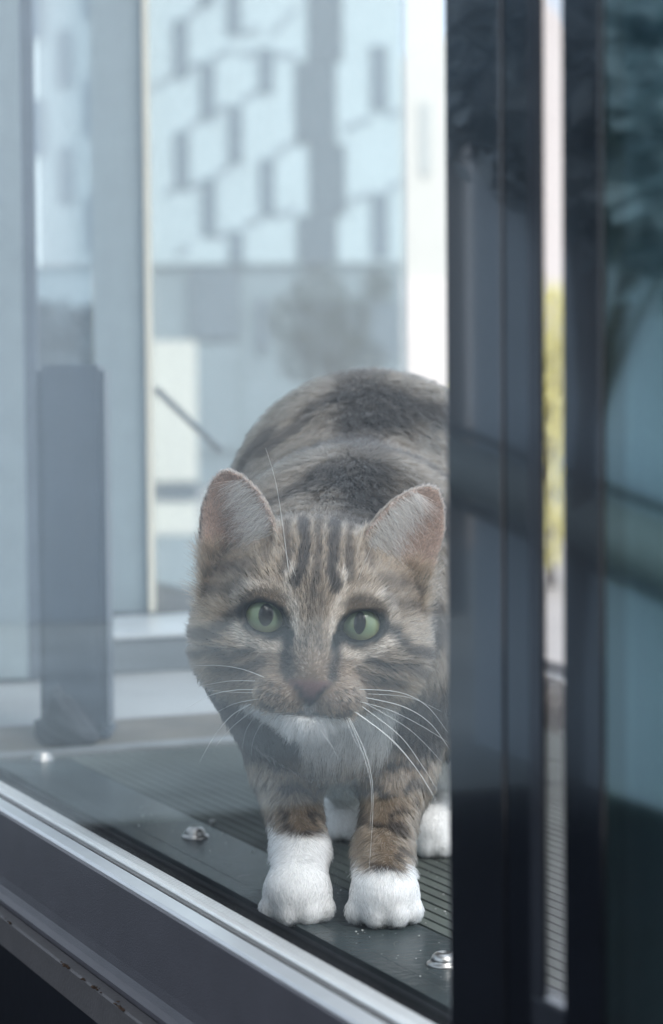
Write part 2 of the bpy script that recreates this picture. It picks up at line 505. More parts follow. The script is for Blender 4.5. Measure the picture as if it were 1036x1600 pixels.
# spacer bar: top face with a row of tiny perforations, real dents
sp = wprof('spacer_bar', [(-0.0005, zs - 0.012), (-0.0005, zs), (-0.0015, zs + 0.0008), (-0.0055, zs + 0.0002), (-0.0095, zs + 0.0008), (-0.0105, zs), (-0.0105, zs - 0.012)], A_FAR, A_POST + 0.3, M_spacer, window)
bm = bmesh.new()
a = A_FAR + 2.0
while a < A_POST + 0.02:
    for k in range(2):
        mm = -0.0035 - 0.003 * k
        pts = [W(a + 0.0016, mm - .001, zs + 0.0010), W(a + 0.0022, mm - .001, zs + 0.0010), W(a + 0.0010, mm + 0.001, zs + 0.0010), W(a + 0.0004, mm + .001, zs + 0.0010)]
        vs = [bm.verts.new(tuple(p)) for p in rel(window, pts)]
        bm.faces.new(vs)
    a += 0.0032
me = bpy.data.meshes.new('perforation'); bm.to_mesh(me); bm.free()
perf = link('perforation', me, surf('perforation_grey', (0.45, 0.45, 0.44), 0.6), window)
perf['kind'] = 'stuff'
wbox('inner_gasket', A_FAR, A_POST + 0.3, -0.0135, -0.0108, zs - 0.06, zs - 0.0003, surf('grey_gasket', (0.055, 0.052, 0.05), 0.7, var=0.3, scale=300), window)
wprof('glazing_bead', [(-0.0137, zs - 0.06), (-0.0137, zs - 0.0006), (-0.0145, zs), (-0.0212, zs - 0.0003), (-0.0222, zs - 0.0015), (-0.0222, zs - 0.06)], A_FAR, A_POST + 0.3, M_bead, window)
_rz = zs - 0.0018
wprof('bottom_rail', [(-0.0224, zs - 0.062), (-0.0224, _rz), (-0.0232, _rz - 0.0008), (-0.0238, zs - 0.034), (-0.0242, zs - 0.0385), (-0.0258, zs - 0.0412), (-0.0290, zs - 0.0425), (-0.0290, zs - 0.062)], A_FAR, A_POST + 0.35, M_rail, window, smooth=False)
wprof('ledge', [(-0.0225, zs - 0.0650), (-0.0225, zs - 0.0625), (-0.0292, zs - 0.0625), (-0.0292, zs - 0.0450), (-0.0300, zs - 0.0445), (-0.0352, zs - 0.0447), (-0.0360, zs - 0.0455), (-0.0358, zs - 0.0475), (-0.0300, zs - 0.0480), (-0.0296, zs - 0.0650)], A_FAR, A_POST + 0.35, M_ledge, window)
wbox('apron', A_FAR, A_POST + 0.35, -0.0293, -0.0225, TZ + 0.001, zs - 0.0652, M_slate, window)
# dirt on the ledge
M_dirt = surf('brown_soil', (0.06, 0.036, 0.022), 0.95, var=0.5, scale=900)
bm = bmesh.new()
for i in range(34):
    px = random.choice((14, 104, 106, 128, 150, 152, 178, 190, 192)) + random.gauss(0, 3.0)
    aa = a_at(px, 1440 + 0.75 * px, -0.0355)
    p = W(aa, -0.0360 + random.uniform(0, 0.0045) * (1 if random.random() < .05 else 0.08), zs - 0.0447)
    r = random.uniform(0.0003, 0.0009)
    bmesh.ops.create_icosphere(bm, subdivisions=1, radius=r, matrix=Matrix.Translation(tuple(p)) @ Matrix.Rotation(random.random() * 6, 4, 'Z') @ Matrix.Diagonal((random.uniform(.7, 2.0), 1, .7, 1)))
for v in bm.verts: v.co += Vector((random.uniform(-1, 1), random.uniform(-1, 1), random.uniform(-1, 1))) * 0.00015
me = bpy.data.meshes.new('soil'); bm.to_mesh(me); bm.free()
tag(link('soil', me, M_dirt), 'brown soil crumbs along the ledge under the window rail', 'soil', kind='stuff')

# ================================================================== DARK DOOR LEAF AT RIGHT WITH INSECT SCREEN SLIT
M_stile = surf('glossy_black_stile', (0.004, 0.005, 0.008), 0.12, var=0.2, scale=30, spec=1.0, coat=0.8)
M_stile2 = surf('satin_black_stile', (0.003, 0.004, 0.007), 0.12, var=0.2, scale=30, spec=1.0, coat=0.5)
M_strip = surf('dark_grey_strip', (0.030, 0.033, 0.040), 0.12, var=0.1, spec=0.6)
M_wire = surf('screen_wire', (0.62, 0.58, 0.56), 0.6)
M_dglass = glass('door_glass', tint=(0.75, 0.86, 0.86), r0=0.32, gl=(0.86, 1.0, 0.95), dust=0.05, dscale=1500, rough=0.05)
ZB, ZTT = zs - 0.10, 1.25
door = empty('sliding_door', tuple(W(A_POST, 0, ZB)))
tag(door, 'dark sliding door edge at right with a narrow insect screen slit', 'door')
MF = -0.030                                     # front face of the leaf
aL = a_at(700, 1100, MF); a1 = a_at(786, 1000, MF); a2 = a_at(829, 1000, MF)
aS0 = a_at(849, 800, MF); aS1 = a_at(882, 800, MF); aR0 = a_at(944, 800, MF)
zslit = pix(866, 1570, 0.0)[2]
r_ = ray(866, 1568); t_ = (MF - (CC - P0) @ MX) / (r_ @ MX); zslit = (CC + r_ * t_)[2]
wbox('stile', aL, a1, MF, MF + 0.003, ZB, ZTT, M_stile, door, 0.0005)
wbox('stile_return', aL + 0.0005, aL + 0.012, MF + 0.0032, MF + 0.018, ZB, ZTT, M_stile2, door)
wbox('stile_flange', a1 + 0.0002, a2, MF + 0.0006, MF + 0.002, ZB, ZTT, M_stile2, door, 0.0003)
wbox('slit_trim', a2 + 0.0003, aS0, MF - 0.0006, MF + 0.0008, zslit, ZTT, M_strip, door, 0.0005)
wbox('sill_piece', a2 + 0.0003, aS1 + 0.001, MF - 0.0005, MF + 0.004, ZB, zslit - 0.0003, M_strip, door, 0.0008)
wbox('stile', aS1, aR0, MF - 0.0006, MF + 0.0010, ZB, ZTT, M_stile2, door, 0.0005)
wbox('pane', aR0 + 0.0003, aR0 + 0.30, MF, MF + 0.003, ZB + 0.02, ZTT, M_dglass, door)
# insect screen: woven wires across the slit
V, Fc = [], []
def wire(p, q, r):
    b = len(V)
    for e in (p, q):
        for k in range(4):
            c = math.pi / 4 + math.pi / 2 * k
            d = q - p; d = d / np.linalg.norm(d)
            x = np.cross(d, MX); V.append(e + r * (math.cos(c) * MX + math.sin(c) * x))
    for k in range(4): Fc.append((b + k, b + (k + 1) % 4, b + 4 + (k + 1) % 4, b + 4 + k))
cell = 0.0013
ms = MF + 0.0014
a = aS0 - 0.002
while a < aS1 + 0.004:
    wire(W(a, ms, zslit), W(a, ms, 0.60), 0.00010); a += cell
z = zslit + 0.0005
while z < 0.60:
    wire(W(aS0 - 0.002, ms + 0.0002, z), W(aS1 + 0.006, ms + 0.0002, z), 0.00016); z += cell
o = link('insect_screen', mesh('insect_screen', rel(door, V), Fc), M_wire, door)
# dark backdrop added behind the door pane; its teal stands for a reflection
M_backdrop = surf('teal_reflection_backdrop', (0.020, 0.030, 0.029), 0.9, var=0.2, scale=200, bump=0.3, bscale=2000)
aC0, aC1 = aR0 - 0.026, aR0 + 0.32
V, Fc = [], []
nx, nz = 90, 14
for j in range(nz + 1):
    for i in range(nx + 1):
        aa = aC0 + (aC1 - aC0) * i / nx
        V.append(W(aa, -0.016 + 0.005 * math.sin(i * 0.55 + 0.4 * math.sin(j * .5)) + 0.002 * math.sin(i * 1.7), ZB + 0.01 + (ZTT - ZB) * j / nz))
for j in range(nz):
    for i in range(nx):
        b = j * (nx + 1) + i
        Fc.append((b, b + 1, b + nx + 2, b + nx + 1))
bdrop = link('backdrop', mesh('backdrop', V, Fc), M_backdrop, None, True)
md = bdrop.modifiers.new('thickness', 'SOLIDIFY'); md.thickness = 0.002
tag(bdrop, 'added dark teal backdrop behind the glass at far right, teal for its reflection', 'backdrop')

# ================================================================== BACKGROUND
# ---- white apartment building with staggered slot windows
M_white = surf('white_render', (0.66, 0.75, 0.76), 0.8, var=0.04, scale=0.6)
M_bgrey = surf('grey_ground_floor', (0.34, 0.40, 0.42), 0.7, var=0.08, scale=0.5)
M_bgrey2 = surf('darker_grey_bay', (0.20, 0.24, 0.27), 0.7, var=0.08, scale=0.5)
M_bpane = surf('slot_window_glass', (0.10, 0.14, 0.18), 0.15, var=0.1, scale=1)
M_frame = surf('slot_window_frame', (0.22, 0.27, 0.31), 0.6)
M_seam = surf('shadow_joint', (0.34, 0.39, 0.43), 0.8)
M_louv = surf('dark_louvre', (0.16, 0.20, 0.23), 0.6)
M_cpan = surf('cream_wall_panel', (0.93, 0.88, 0.76), 0.8, var=0.03, scale=1)
D = 100.0
def X(px): return (px - PW / 2) / FPX * D
def Z(py): return CAM_H + (648 - py) / FPX * D
bld = empty('apartment_building', (X(440), D, GZ))
tag(bld, 'white apartment building with staggered dark slot windows behind the cat', 'building')
box('wall', X(-260), X(632), D, D + 14, Z(412), Z(-420), M_white, bld)
box('ground_floor', X(-260), X(632), D + 0.3, D + 13, GZ, Z(412.2), M_bgrey, bld)
def bwin(x, y0, y1, w=24):
    w0 = box('window', X(x - w / 2), X(x + w / 2), D - 0.10, D - 0.002, Z(y1), Z(y0), M_frame, bld)
    p = box('pane', X(x - w / 2 + 3), X(x + w / 2 - 3), D - 0.13, D - 0.102, Z(y1 - 4), Z(y0 + 4), M_bpane, None)
    p.parent = w0; p.matrix_parent_inverse = Matrix.Identity(4)
    return w0
cols = {290: (-115, 35, 207), 331: (-75, 100, 280, 455), 373: (-35 - 100, -30, 168, 362), 422: (-100, 75, 250), 597: (-115, 78, 305)}
for x, tops in cols.items():
    for y0 in tops:
        if x == 422 and y0 == 75: bwin(x, 80, 150)
        elif x == 597: bwin(x, y0, y0 + 100, 27)
        elif y0 < 400: bwin(x, y0, min(y0 + 90, 411))
for x in (-180, -138, -97, -55, -14, 28, 69, 111, 152, 193):
    off = int((x + 180) / 41.5) * 75
    for k in range(-6, 6):
        y0 = -115 + (off % 180) + 180 * k
        if -400 < y0 < 320: bwin(x, y0, y0 + 88)
def seam(x0, y0, x1, y1, w=9):
    p = [np.array((X(x0), D, Z(y0 - w / 2))), np.array((X(x1), D, Z(y1 - w / 2))), np.array((X(x1), D, Z(y1 + w / 2))), np.array((X(x0), D, Z(y0 + w / 2)))]
    q = [v - np.array((0, 0.05, 0)) for v in p]
    f = [(3, 2, 1, 0), (4, 5, 6, 7), (0, 1, 5, 4), (1, 2, 6, 5), (2, 3, 7, 6), (3, 0, 4, 7)]
    link('joint', fix_normals(mesh('joint', rel(bld, p + q), f)), M_seam, bld)
for s in ((235, 148, 283, 118), (297, 112, 324, 100), (338, 95, 372, 82), (380, 88, 470, 92), (262, 304, 285, 292), (297, 205, 322, 186),
          (338, 178, 366, 168), (297, 296, 324, 284), (338, 278, 366, 262), (382, 160, 412, 146), (384, 352, 412, 345), (430, 246, 466, 224),
          (336, 372, 366, 360), (540, 206, 586, 190), (608, 186, 631, 178), (608, 300, 631, 288), (296, 33, 330, 12), (382, 60, 412, 50), (430, 60, 470, 20),
          (430, 340, 466, 330), (545, 320, 584, 306), (280, 396, 300, 384)):
    seam(*s, w=9)
for i, (x0, x1, y0, y1) in enumerate(((487, 541, -260, -120), (467, 530, -119, -10), (487, 541, -9, 100), (467, 530, 101, 228), (488, 544, 229, 338), (468, 530, 339, 411))):
    lv = box('louvre', X(x0), X(x1), D - 0.12, D - 0.003, Z(y1), Z(y0), M_louv, bld)
    y = y0 + 4
    while y < y1 - 3:
        s_ = box('slat', X(x0 + 2), X(x1 - 2), D - 0.2, D - 0.122, Z(y + 2.6), Z(y), M_frame, None)
        s_.parent = lv
        s_.location = (0, 0, 0)
        y += 9.2
# ground floor bays
for (x0, x1, y0, y1, mt) in ((300, 378, 418, 528, M_bgrey2), (405, 424, 470, 545, M_bgrey2), (468, 640 - 12, 470, 560, M_bgrey2), (308, 372, 536, 700, M_bgrey)):
    box('bay', X(x0), X(x1), D - 0.0, D + 0.297, max(Z(y1), GZ + .01), Z(y0), mt, bld)

# ---- pale garden wall panels nearer by
M_dk = surf('dark_band', (0.13, 0.16, 0.19), 0.7)
gw = empty('garden_wall', tuple(pix(270, 880, 22.0) * np.array((1, 1, 0)) + np.array((0, 0, GZ))))
tag(gw, 'pale cream wall panel with a dark band seen past the cream edge', 'wall')
def q(px, py, d=22.0): return pix(px, py, d)
def gwbox(name, x0, x1, y0, y1, mat, dy=0.0):
    a, b = q(x0, y1), q(x1, y0)
    return box(name, a[0], b[0], 22.0 + dy, 22.4 + dy, max(a[2], GZ), b[2], mat, gw)
gwbox('upper_panel', 180, 304, 532, 753, M_cpan)
gwbox('dark_band', 180, 306, 754, 784, M_dk, 0.05)
gwbox('lower_panel', 180, 306, 785, 836, M_cpan)
gwbox('plinth', 180, 330, 837, 1010, M_bgrey, -0.02)

# ---- lower pale building in the open strip, roof sloping
M_pale = surf('pale_warm_render', (0.76, 0.74, 0.68), 0.8, var=0.03, scale=0.4)
M_pink = surf('pink_render', (0.88, 0.81, 0.76), 0.8, var=0.03, scale=0.4)
D2 = 130.0
def X2(px): return (px - PW / 2) / FPX * D2
def Z2(py): return CAM_H + (648 - py) / FPX * D2
b2 = empty('pale_house', (X2(690), D2, GZ))
tag(b2, 'pale house with one grey window, in the narrow strip left of the dark door', 'building')
pts = [np.array((X2(600), D2, GZ)), np.array((X2(800), D2, GZ)), np.array((X2(800), D2, Z2(20))), np.array((X2(600), D2, Z2(112)))]
pts += [p + np.array((0, 10, 0)) for p in pts]
link('wall', fix_normals(mesh('wall', rel(b2, pts), [(0, 1, 2, 3), (4, 5, 6, 7), (0, 1, 5, 4), (1, 2, 6, 5), (2, 3, 7, 6), (3, 0, 4, 7)])), M_pale, b2)
M_pgrey = surf('pale_shutter', (0.58, 0.60, 0.58), 0.7)
w0 = box('window', X2(660), X2(677), D2 - 0.12, D2 - .002, Z2(278), Z2(165), M_pgrey, b2)
box('pink_base', X2(600), X2(800), D2 - 0.3, D2 - 0.15, GZ, Z2(438), M_pink, b2)

b3 = empty('pink_house', (X(870), 80, GZ))
tag(b3, 'pale pink house seen through the insect screen slit', 'building')
D3 = 80.0
def X3(px): return (px - PW / 2) / FPX * D3
def Z3(py): return CAM_H + (648 - py) / FPX * D3
pts = [np.array((X3(800), D3, GZ)), np.array((X3(1000), D3, GZ)), np.array((X3(1000), D3, Z3(-140))), np.array((X3(800), D3, Z3(60)))]
pts = [np.array((X3(806), D3, GZ)), np.array((X3(1000), D3, GZ)), np.array((X3(1000), D3, Z3(150))), np.array((X3(806), D3, Z3(-35)))]
pts += [p + np.array((0, 8, 0)) for p in pts]
link('wall', fix_normals(mesh('wall', rel(b3, pts), [(0, 1, 2, 3), (4, 5, 6, 7), (0, 1, 5, 4), (1, 2, 6, 5), (2, 3, 7, 6), (3, 0, 4, 7)])), M_pink, b3)
box('door', X3(840), X3(900), D3 - 0.15, D3 - 0.003, GZ, Z3(640), M_bgrey, b3)

# ---- foliage
def leaf_mat(name, c1, c2):
    m, nt, N, L = new_mat(name)
    b = N['Principled BSDF']
    oi = N.new('ShaderNodeNewGeometry')
    rp = N.new('ShaderNodeValToRGB')
    rp.color_ramp.elements[0].color = (*c1, 1); rp.color_ramp.elements[1].color = (*c2, 1)
    L.new(oi.outputs['Random Per Island'], rp.inputs['Fac'])
    L.new(rp.outputs['Color'], b.inputs['Base Color'])
    b.inputs['Roughness'].default_value = 0.45
    return m

def leaves(name, blobs, n, size, mat, parent, seed=1, flat=0.6):
    rs = np.random.default_rng(seed)
    V, Fc = [], []
    wts = np.array([b[3] ** 2 for b in blobs]); wts = wts / wts.sum()
    for i in range(n):
        b = blobs[rs.choice(len(blobs), p=wts)]
        d = rs.normal(size=3); d /= np.linalg.norm(d)
        p = np.array(b[:3]) + d * b[3] * rs.uniform(0.55, 1.05)
        x = rs.normal(size=3); x /= np.linalg.norm(x)
        y = np.cross(x, rs.normal(size=3)); y /= np.linalg.norm(y)
        zz = np.cross(x, y)
        s = size * rs.uniform(0.6, 1.4)
        k = len(V)
        V += [p - x * s, p + y * s * .42 + zz * s * .12, p + x * s, p - y * s * .42 + zz * s * .12]
        Fc += [(k, k + 1, k + 2), (k, k + 2, k + 3)]
    return link(name, mesh(name, rel(parent, V), Fc), mat, parent)

def tree(name, base, blobs, n, size, mat, trunk_r, label, cat, seed=1, group=None):
    t = empty(name, base)
    tag(t, label, cat, group)
    top = np.mean([b[:3] for b in blobs], axis=0)
    M_bark = surf('bark', (0.08, 0.06, 0.045), 0.9, var=0.3, scale=20)
    base = np.array(base, float)
    link('trunk', tube_mesh('trunk', rel(t, [base, base * .5 + top * .5 + np.array((.03, 0, 0)) * trunk_r, top]), [trunk_r, trunk_r * .75, trunk_r * .3], 8), M_bark, t)
    for b in blobs[:8]:
        st = base * .45 + top * .55
        link('limb', tube_mesh('limb', rel(t, [st, (st + np.array(b[:3])) / 2 + np.array((0, 0, b[3] * .2)), np.array(b[:3])]), [trunk_r * .4, trunk_r * .28, trunk_r * .08], 6), M_bark, t)
    leaves('crown', blobs, n, size, mat, t, seed)
    return t

M_leafd = leaf_mat('dark_leaves', (0.035, 0.05, 0.04), (0.10, 0.12, 0.11))
M_leafy = leaf_mat('yellow_leaves', (0.82, 0.76, 0.26), (0.92, 0.88, 0.50))
M_leafb = leaf_mat('silvery_leaves', (0.16, 0.25, 0.32), (0.66, 0.80, 0.90))
d_ = 60.0
tree('dark_tree', tuple(np.array(pix(495, 520, d_)) * (1, 1, 0) + np.array((0, 0, GZ))),
     [(*pix(x, y, d_ + e), r) for x, y, r, e in ((455, 500, .75, 0), (500, 460, .8, .5), (545, 500, .7, 0), (520, 540, .9, -.3), (590, 450, .5, .4), (470, 560, .7, 0), (560, 570, .8, 0))],
     2600, 0.10, M_leafd, 0.16, 'dark leafy tree in front of the building, just above the cat', 'tree', 3)
d_ = 14.0
M_leafm = leaf_mat('grey_green_leaves', (0.03, 0.045, 0.055), (0.09, 0.12, 0.14))
tree('hedge', tuple(np.array(pix(105, 620, d_)) * (1, 1, 0) + np.array((0, 0, GZ))),
     [(*pix(x, y, d_ + e), r) for x, y, r, e in [(x_, y_ + 14 * math.sin(x_ * .11 + y_), .19, .15 * math.sin(x_)) for x_ in range(20, 215, 28) for y_ in range(520, 1000, 55)]],
     9000, 0.06, M_leafm, 0.05, 'grey green hedge seen just above the grey post at far left', 'hedge', 13)
d_ = 40.0
tree('yellow_shrub', tuple(np.array(pix(860, 600, d_)) * (1, 1, 0) + np.array((0, 0, GZ))),
     [(*pix(x, y, d_ + e), r) for x, y, r, e in ((860, 510, .9, 0), (880, 590, 1.0, .3), (850, 650, .9, 0), (905, 520, .8, 0), (880, 780, .8, 0), (820, 620, .9, .4), (740, 640, .6, 0), (760, 590, .6, 0), (850, 840, .6, 0))],
     5200, 0.09, M_leafy, 0.10, 'yellow flowering shrub seen through the insect screen slit', 'shrub', 5)

# ---- outer parapet of the balcony (seen through the slit)
M_blue = surf('blue_grey_parapet', (0.16, 0.21, 0.26), 0.5, var=0.1, scale=10)
M_terr = surf('terracotta_tile', (0.55, 0.38, 0.32), 0.7, var=0.15, scale=10)
par = wbox('parapet', A_JOINT, A_NEAR, M_OUT + 0.002, M_OUT + 0.03, 0.0, 0.012, M_terr, None, 0.001)
tag(par, 'low terracotta edge strip along the outer side of the deck', 'kerb')

# ---- what the panes mirror: unseen walls and a tree, off to the left of the picture
M_nb = surf('bright_neighbour_render', (0.27, 0.33, 0.38), 0.8, var=0.05, scale=3)
M_nbdim = surf('veil_dimming_wall', (0.085, 0.105, 0.122), 0.8, var=0.08, scale=3)
M_nb2 = surf('blue_grey_render', (0.62, 0.74, 0.86), 0.8, var=0.06, scale=3)
def refl(heading_deg, dist):
    h = R_(heading_deg)
    return np.array([math.sin(h) * dist, math.cos(h) * dist, 0.0])
def mirror(p, m0=0.0):
    a, m, z = loc(p)
    return W(a, 2 * m0 - m, z)

def wall_between(name, p, q_, z0, z1, thick, mat, parent=None):
    """upright wall from p to q_, thickness on the side away from the camera"""
    p, q_ = np.array(p, float), np.array(q_, float)
    u = q_ - p; u[2] = 0; u /= np.linalg.norm(u)
    n = np.array([-u[1], u[0], 0])
    if n @ (p - CC) < 0: n = -n
    b = [p, q_, q_ + n * thick, p + n * thick]
    pts = [np.array((v[0], v[1], z)) for z in (z0, z1) for v in b]
    f = [(0, 1, 2, 3), (4, 5, 6, 7), (0, 1, 5, 4), (1, 2, 6, 5), (2, 3, 7, 6), (3, 0, 4, 7)]
    return link(name, fix_normals(mesh(name, rel(parent, pts), f)), mat, parent)

PM = -0.0122                                    # the pane's own plane
wa0, wam, wa1 = mirror(pix(-260, 968, 3.55), PM), mirror(pix(238, 957, 3.63), PM), mirror(pix(760, 945, 3.72), PM)  # one mirrored wall, split in tone to grade the veil
wallA = wall_between('terrace_wall', wa0, wam, TZ + 0.006, 1.7, 0.15, M_nb)
tag(wallA, 'pale rendered terrace wall mirrored at the far left of the window', 'wall')
wallD = wall_between('veil_dimmer', wam + (wa1 - wam) * 0.002, wa1, TZ + 0.006, 1.7, 0.12, M_nbdim)  # dark half added to thin the mirrored veil over the cat
tag(wallD, 'added dark wall, unseen, mirrored to thin the veil over the cat', 'wall')
wb0, wb1 = mirror(pix(742, 1140, 2.26), MF), mirror(pix(1130, 1275, 1.78), MF)
wallB = wall_between('side_wall', wb0, wb1, TZ + 0.002, 0.62, 0.08, M_nb2)
tag(wallB, 'blue grey side wall mirrored in the dark door at right', 'wall')
h0, h1 = mirror(pix(640, 655, 2.15), MF), mirror(pix(1120, 845, 1.60), MF)
rail = empty('handrail', tuple(h0))
tag(rail, 'sloping grey handrail mirrored in the dark door', 'handrail')
for dz, r, mt_ in ((0.008, 0.005, M_dk), (-0.026, 0.024, M_bgrey), (-0.060, 0.006, M_dk)):
    v = np.array((0, 0, dz))
    link('bar', tube_mesh('bar', rel(rail, [h0 + v, h1 + v]), r, 12), mt_, rail)
for t_ in (0.08, 0.62):
    pp = h0 * (1 - t_) + h1 * t_
    link('baluster', tube_mesh('baluster', rel(rail, [np.array((pp[0], pp[1], TZ)), pp]), 0.006, 8), M_dk, rail)
blobs = []
rs = np.random.default_rng(4)
for i in range(26):
    x, y = rs.uniform(755, 1090), rs.uniform(-60, 370)
    if y > 330 - 0.15 * (x - 690) and x < 940: continue
    blobs.append((*mirror(pix(x, y, rs.uniform(1.45, 1.9)), MF), rs.uniform(0.04, 0.08)))
tb = mirror(pix(880, 1000, 1.85), MF)
tree('olive_tree', (tb[0], tb[1], TZ), blobs, 3400, 0.018, M_leafb, 0.012, 'small silvery leaved tree mirrored in the dark door', 'tree', 9)

# ================================================================== THE CAT
CM = 0.01
HO = pix(490, 970, 0.944)                      # midpoint between the eyes
_r5 = R_(5.0)
EU = CR * math.cos(_r5) - CU * math.sin(_r5)
EV = CR * math.sin(_r5) + CU * math.cos(_r5)
EW = -CF
_y = R_(2.0)                                   # face turned a touch
EU, EW = EU * math.cos(_y) - EW * math.sin(_y), EW * math.cos(_y) + EU * math.sin(_y)

def H(u, v, w): return HO + CM * (u * EU + v * EV + w * EW)
def hloc(P):
    q = (P - HO) / CM
    return q @ EU, q @ EV, q @ EW

def smin(a, b, k):
    h = np.clip(0.5 + 0.5 * (b - a) / k, 0, 1)
    return b * (1 - h) + a * h - k * h * (1 - h)
def smax(a, b, k): return -smin(-a, -b, k)

def ell(p, c, r):
    """approximate ellipsoid distance, p tuple of arrays"""
    k0 = np.sqrt(sum(((p[i] - c[i]) / r[i]) ** 2 for i in range(3)))
    k1 = np.sqrt(sum(((p[i] - c[i]) / r[i] ** 2) ** 2 for i in range(3)))
    return k0 * (k0 - 1) / np.maximum(k1, 1e-6)

def cap(P, a, b, ra, rb):
    a, b = np.asarray(a), np.asarray(b)
    ba = b - a
    t = np.clip(((P - a) @ ba) / (ba @ ba), 0, 1)
    return np.linalg.norm(P - a - t[..., None] * ba, axis=-1) - (ra + (rb - ra) * t)

EARS = []
for sgn, base, tip, inner, outer in ((-1, (-3.35, 2.7, -3.3), (-4.35, 6.2, -3.7), (-1.95, 3.7, -3.4), (-5.0, 2.2, -4.6)),
                                     (1, (3.35, 2.8, -3.3), (4.95, 6.25, -3.9), (1.95, 3.9, -3.4), (4.75, 2.2, -4.6))):
    b, tp = np.array(base), np.array(tip)
    A = tp - b; L_ = np.linalg.norm(A); A /= L_
    Xv = np.array(outer) - np.array(inner); Xv -= A * (Xv @ A); Xv /= np.linalg.norm(Xv)
    Nv = np.cross(Xv, A) * 1.0
    if Nv[2] < 0: Nv = -Nv
    EARS.append((sgn, b, A, L_, Xv, Nv))

def ear_coords(p, ear):
    sgn, b, A, L_, Xv, Nv = ear
    q = [p[i] - b[i] for i in range(3)]
    t = sum(q[i] * A[i] for i in range(3)) / L_
    x = sum(q[i] * Xv[i] for i in range(3))
    n = sum(q[i] * Nv[i] for i in range(3))
    return t, x, n

def ear_hw(t):
    tt = np.clip(t, 0, 1)
    return 1.92 * np.clip(1 - tt ** 2.1, 0, 1) ** 0.62 + 0.25 * np.clip(-t, 0, 1)

def ear_sdf(p, ear):
    t, x, n = ear_coords(p, ear)
    hw = ear_hw(t) + 1e-3
    k = 1.15 * np.clip(1.05 - t, 0.1, 1.3)
    xr = np.clip(x / hw, -1.3, 1.3)
    ns = k * (xr ** 2 - 1) + 0.25
    slope = 2 * k * xr / np.maximum(hw, 0.4)
    d = np.abs(n - ns) / np.sqrt(1 + slope ** 2) - 0.15
    e = (np.abs(x) - hw) * 0.8
    d = smax(d, e, 0.12)
    d = smax(d, (t - 1.0) * ear[3], 0.1)
    d = np.maximum(d, (-0.55 - t) * ear[3])
    return d

EYES = ((-2.07, 0.0, -1.19), (2.07, 0.0, -1.19))
EYE_R = 1.06
EYE_T = R_(16)
FLEG = []                                       # filled below: capsule chains in world space

def head_sdf(p):
    """p in head centimetres"""
    d = ell(p, (0, 0.35, -4.1), (4.35, 3.75, 4.3))
    for s in (-1, 1):
        d = smin(d, ell(p, (s * 2.75, -1.35, -3.0), (2.35, 2.2, 2.5)), 1.2)
        d = smin(d, ell(p, (s * 1.75, 1.25, -1.55), (1.5, 1.15, 1.3)), 0.9)
    d = smin(d, ell(p, (0, -2.6, -1.6), (2.7, 2.0, 2.6)), 1.0)
    # bridge of the nose
    a, b = np.array((0, 1.2, -0.9)), np.array((0.05, -2.15, 1.35))
    ba = b - a
    t = np.clip(sum((p[i] - a[i]) * ba[i] for i in range(3)) / (ba @ ba), 0, 1)
    dd = np.sqrt(sum((p[i] - a[i] - t * ba[i]) ** 2 for i in range(3))) - (1.15 - 0.35 * t)
    d = smin(d, dd, 0.7)
    for s in (-1, 1):
        d = smin(d, ell(p, (s * 1.02 + 0.08, -3.15, 0.75), (1.35, 0.95, 1.35)), 0.55)
    d = smin(d, ell(p, (0.05, -4.15, 0.45), (1.15, 0.72, 1.0)), 0.4)
    # lids and sockets
    for e in EYES:
        d = smin(d, ell(p, (e[0], e[1], -1.05), (1.34, 1.24, 1.24)), 0.45)
        d = smin(d, ell(p, (e[0] * 1.03, 0.98, -0.72), (1.15, 0.45, 0.70)), 0.35)
    for s, e in zip((-1, 1), EYES):
        ca_, sa_ = math.cos(EYE_T), math.sin(EYE_T)
        xx, yy = (p[0] - e[0]) * s, p[1] - e[1]
        d = smax(d, -ell((xx * ca_ + yy * sa_, -xx * sa_ + yy * ca_, p[2] + 0.10), (0, -0.09, 0), (0.97, 0.70, 1.2)), 0.06)
        # inner corner
        d = smax(d, -ell((xx * ca_ + yy * sa_, -xx * sa_ + yy * ca_, p[2] + 0.10), (-0.92, -0.12, 0), (0.34, 0.16, 0.75)), 0.06)
    # nose leather
    d = smin(d, ell(p, (0.08, -2.75, 1.72), (0.85, 0.50, 0.42)), 0.30)
    # mouth crease and philtrum
    d = smax(d, -ell(p, (0.05, -3.98, 1.75), (1.5, 0.07, 0.55)), 0.12)
    d = smax(d, -ell(p, (0.08, -3.55, 2.25), (0.05, 0.42, 0.3)), 0.12)
    for ear in EARS:
        d = smin(d, ear_sdf(p, ear), 0.35)
    return d

# limbs and trunk, metres
PAW = [on_z(465, 1444, 0.0), on_z(602, 1447, 0.0), on_z(678, 1338, 0.0), on_z(536, 1312, 0.0)]
def toes(paw, lean, width):
    out = []
    for k, (dx, dy, r) in enumerate(((-1.22, 0.15, 0.58), (-0.44, -0.42, 0.65), (0.44, -0.42, 0.65), (1.20, 0.15, 0.56))):
        out.append((paw + CM * np.array((dx * width + lean * (-dy), dy + 0.25, 0.62)), r * CM))
    return out
TOES = [toes(PAW[0], 0.1, 0.92), toes(PAW[1], 0.1, 0.95), toes(PAW[2], 0.2, 0.85), toes(PAW[3], -0.1, 0.85)]

